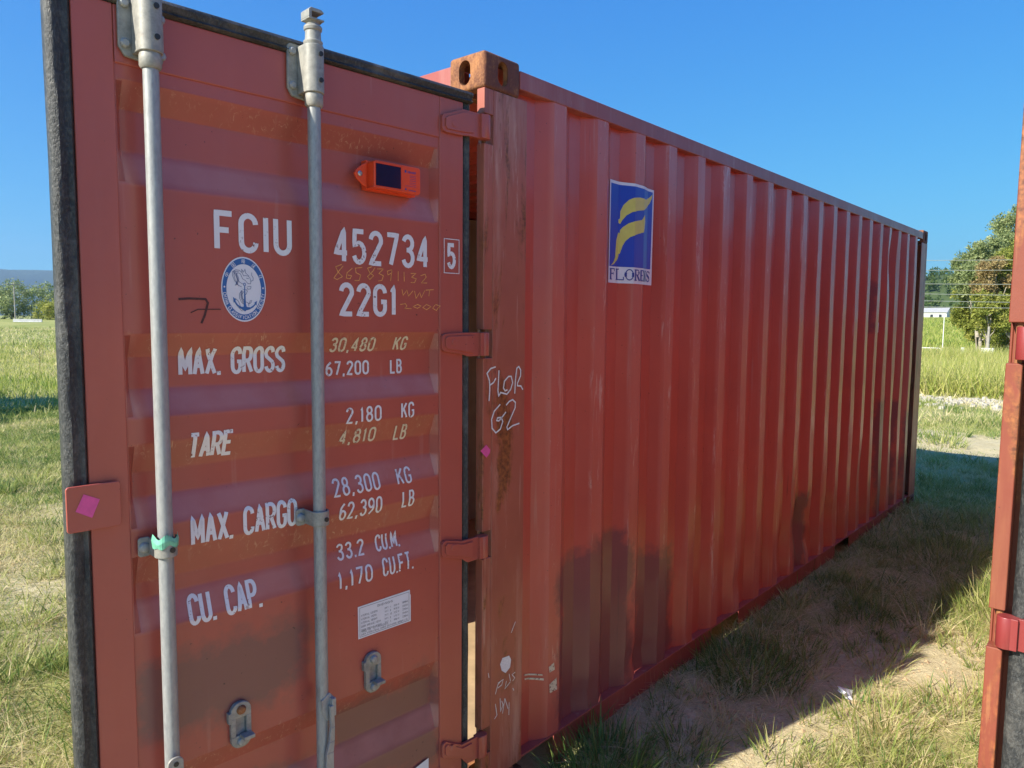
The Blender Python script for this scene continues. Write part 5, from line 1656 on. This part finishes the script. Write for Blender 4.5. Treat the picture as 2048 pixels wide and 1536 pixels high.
c = build("power_cable", MB().tube([(40.5 + 29.5 * t / 8 , 150 - 5 * t / 8, 7.4 - .6 * math.sin(math.pi * t / 8)) for t in range(9)], .025, 5), MAT['cable'], smooth=80)
tag(c, "thin cable strung across the far left field", "cable")
# white concrete barriers beyond the left field
for i, (bx_, by_, lab) in enumerate(((36.2, 128.8, "long pale concrete barrier nearest the left edge of the photo"), (41.0, 125.8, "long pale concrete barrier beside the edge of the open door"), (45.2, 123.2, "pale concrete barrier behind the open door"))):
    r = MB(); L_ = 1.9
    r.prism([(-.3, 0), (.3, 0), (.2, .15), (.1, .45), (-.1, .45), (-.2, .15)], lambda a, b: (-L_, a, b), lambda a, b: (L_, a, b))
    o = build("concrete_barrier", r, MAT['concrete']); o.location = (bx_, by_, gz(bx_, by_) + .12); o.rotation_euler = (0, 0, math.radians(-31))
    tag(o, lab, "barrier", "pale barriers along the far left field")
# pale posts and a pipe rail at the far right field
def thin_post(x, y, H, rad, label, mat, name="marker_post", cap=None):
    r = empty(name, (x, y, gz(x, y))); tag(r, label, "post")
    build("pole", MB().lathe([(rad, -.1), (rad, H)], n=8), mat, r, smooth=40)
    if cap: build("cabinet", MB().box(-.2, .2, -.28, .28, .0, cap), MAT['white_metal'], r)
    return r
thin_post(44.7, 7.25, 2.3, .02, "thin pale pole standing alone in front of the white house", MAT['white_metal'])
thin_post(45.1, 5.19, 1.7, .06, "grey pole with a white meter cabinet under the right hand trees", MAT['wood_pole'], "meter_post", cap=.55)
thin_post(44.3, 6.21, .55, .10, "short white marker post at the foot of the leaning trunk", MAT['white_metal'])
pr = empty("pipe_rail", (43.3, 7.6, gz(43.3, 7.6))); tag(pr, "low white pipe rail in the meadow grass left of the pale pole", "rail")
build("rail", MB().tube([(0, .6, .05), (0, .6, .42), (0, .45, .5), (0, -.45, .5), (0, -.6, .42), (0, -.6, .05)], .028, 8), MAT['white_metal'], pr, smooth=60)
# dead weeds in the left field
for (wx, wy, H, lab) in ((8.2, 28.5, 1.25, "tall dry brown weed stalk in the left field, nearer the door edge"), (6.9, 27.2, .95, "branching dry weed in the left field, nearer the photo edge")):
    wd = empty("dry_weed", (wx, wy, gz(wx, wy))); tag(wd, lab, "weed")
    rgw = np.random.default_rng(int(wx * 10))
    mb = MB()
    mb.tube([(0, 0, -.05), (.03, .02, H * .5), (.01, .04, H)], [.012, .009, .003], 5)
    for k in range(9):
        z0 = H * (.25 + .07 * k); a = rgw.uniform(0, 6.28); l = H * rgw.uniform(.12, .3)
        mb.tube([(.02, .02, z0), (.02 + l * .5 * math.cos(a), .02 + l * .5 * math.sin(a), z0 + l * .5), (.02 + l * .7 * math.cos(a), .02 + l * .7 * math.sin(a), z0 + l)], [.006, .004, .002], 4)
    build("stalk", mb, simple("dry_stalk", (.24, .17, .10), .9), wd)
# crumpled paper scrap
pc = MB()
g = [[0] * 5 for _ in range(5)]
rgp = np.random.default_rng(2)
for i in range(5):
    for j in range(5):
        pc.v.append((.018 * (i - 2) * (1 - .1 * j), .026 * (j - 2) * (.55 + .12 * i), .012 + .014 * rgp.random() + (.022 if j > 2 else 0) * rgp.random()))
pc.f = [(i * 5 + j, i * 5 + j + 1, (i + 1) * 5 + j + 1, (i + 1) * 5 + j) for i in range(4) for j in range(4)]
sc_ = build("paper_scrap", pc, MAT['paper']); sc_.location = (1.79, -.655, gz(1.79, -.655) + .012); sc_.rotation_euler = (.5, -.5, .6)
tag(sc_, "small crumpled scrap of white paper lying on the shaded soil", "litter")
# timber packing under the near corner
tm = MB().box(.02, .34, .10, .30, -.14, -.004)
tag(build("timber_block", tm, MAT['timber'], bevel=.006), "dark timber block under the near corner of the long container", "timber block")

# ---------------------------------------------------------------- air
hz = build("haze", MB().box(-6400, 6400, -6400, 6400, -14, 520), MAT['paper'])
hz.data.materials.clear()
hm = bpy.data.materials.new("haze_air"); hm.use_nodes = True
hn = hm.node_tree.nodes; hn.clear()
ho_ = hn.new("ShaderNodeOutputMaterial"); hv = hn.new("ShaderNodeVolumePrincipled")
hv.inputs["Color"].default_value = (0.46, 0.70, 1.0, 1)
hv.inputs["Density"].default_value = 0.00013
hv.inputs["Anisotropy"].default_value = 0.3
hm.node_tree.links.new(hv.outputs[0], ho_.inputs["Volume"])
hz.data.materials.append(hm)
tag(hz, "thin blue haze over the fields and the mountain", kind='stuff')
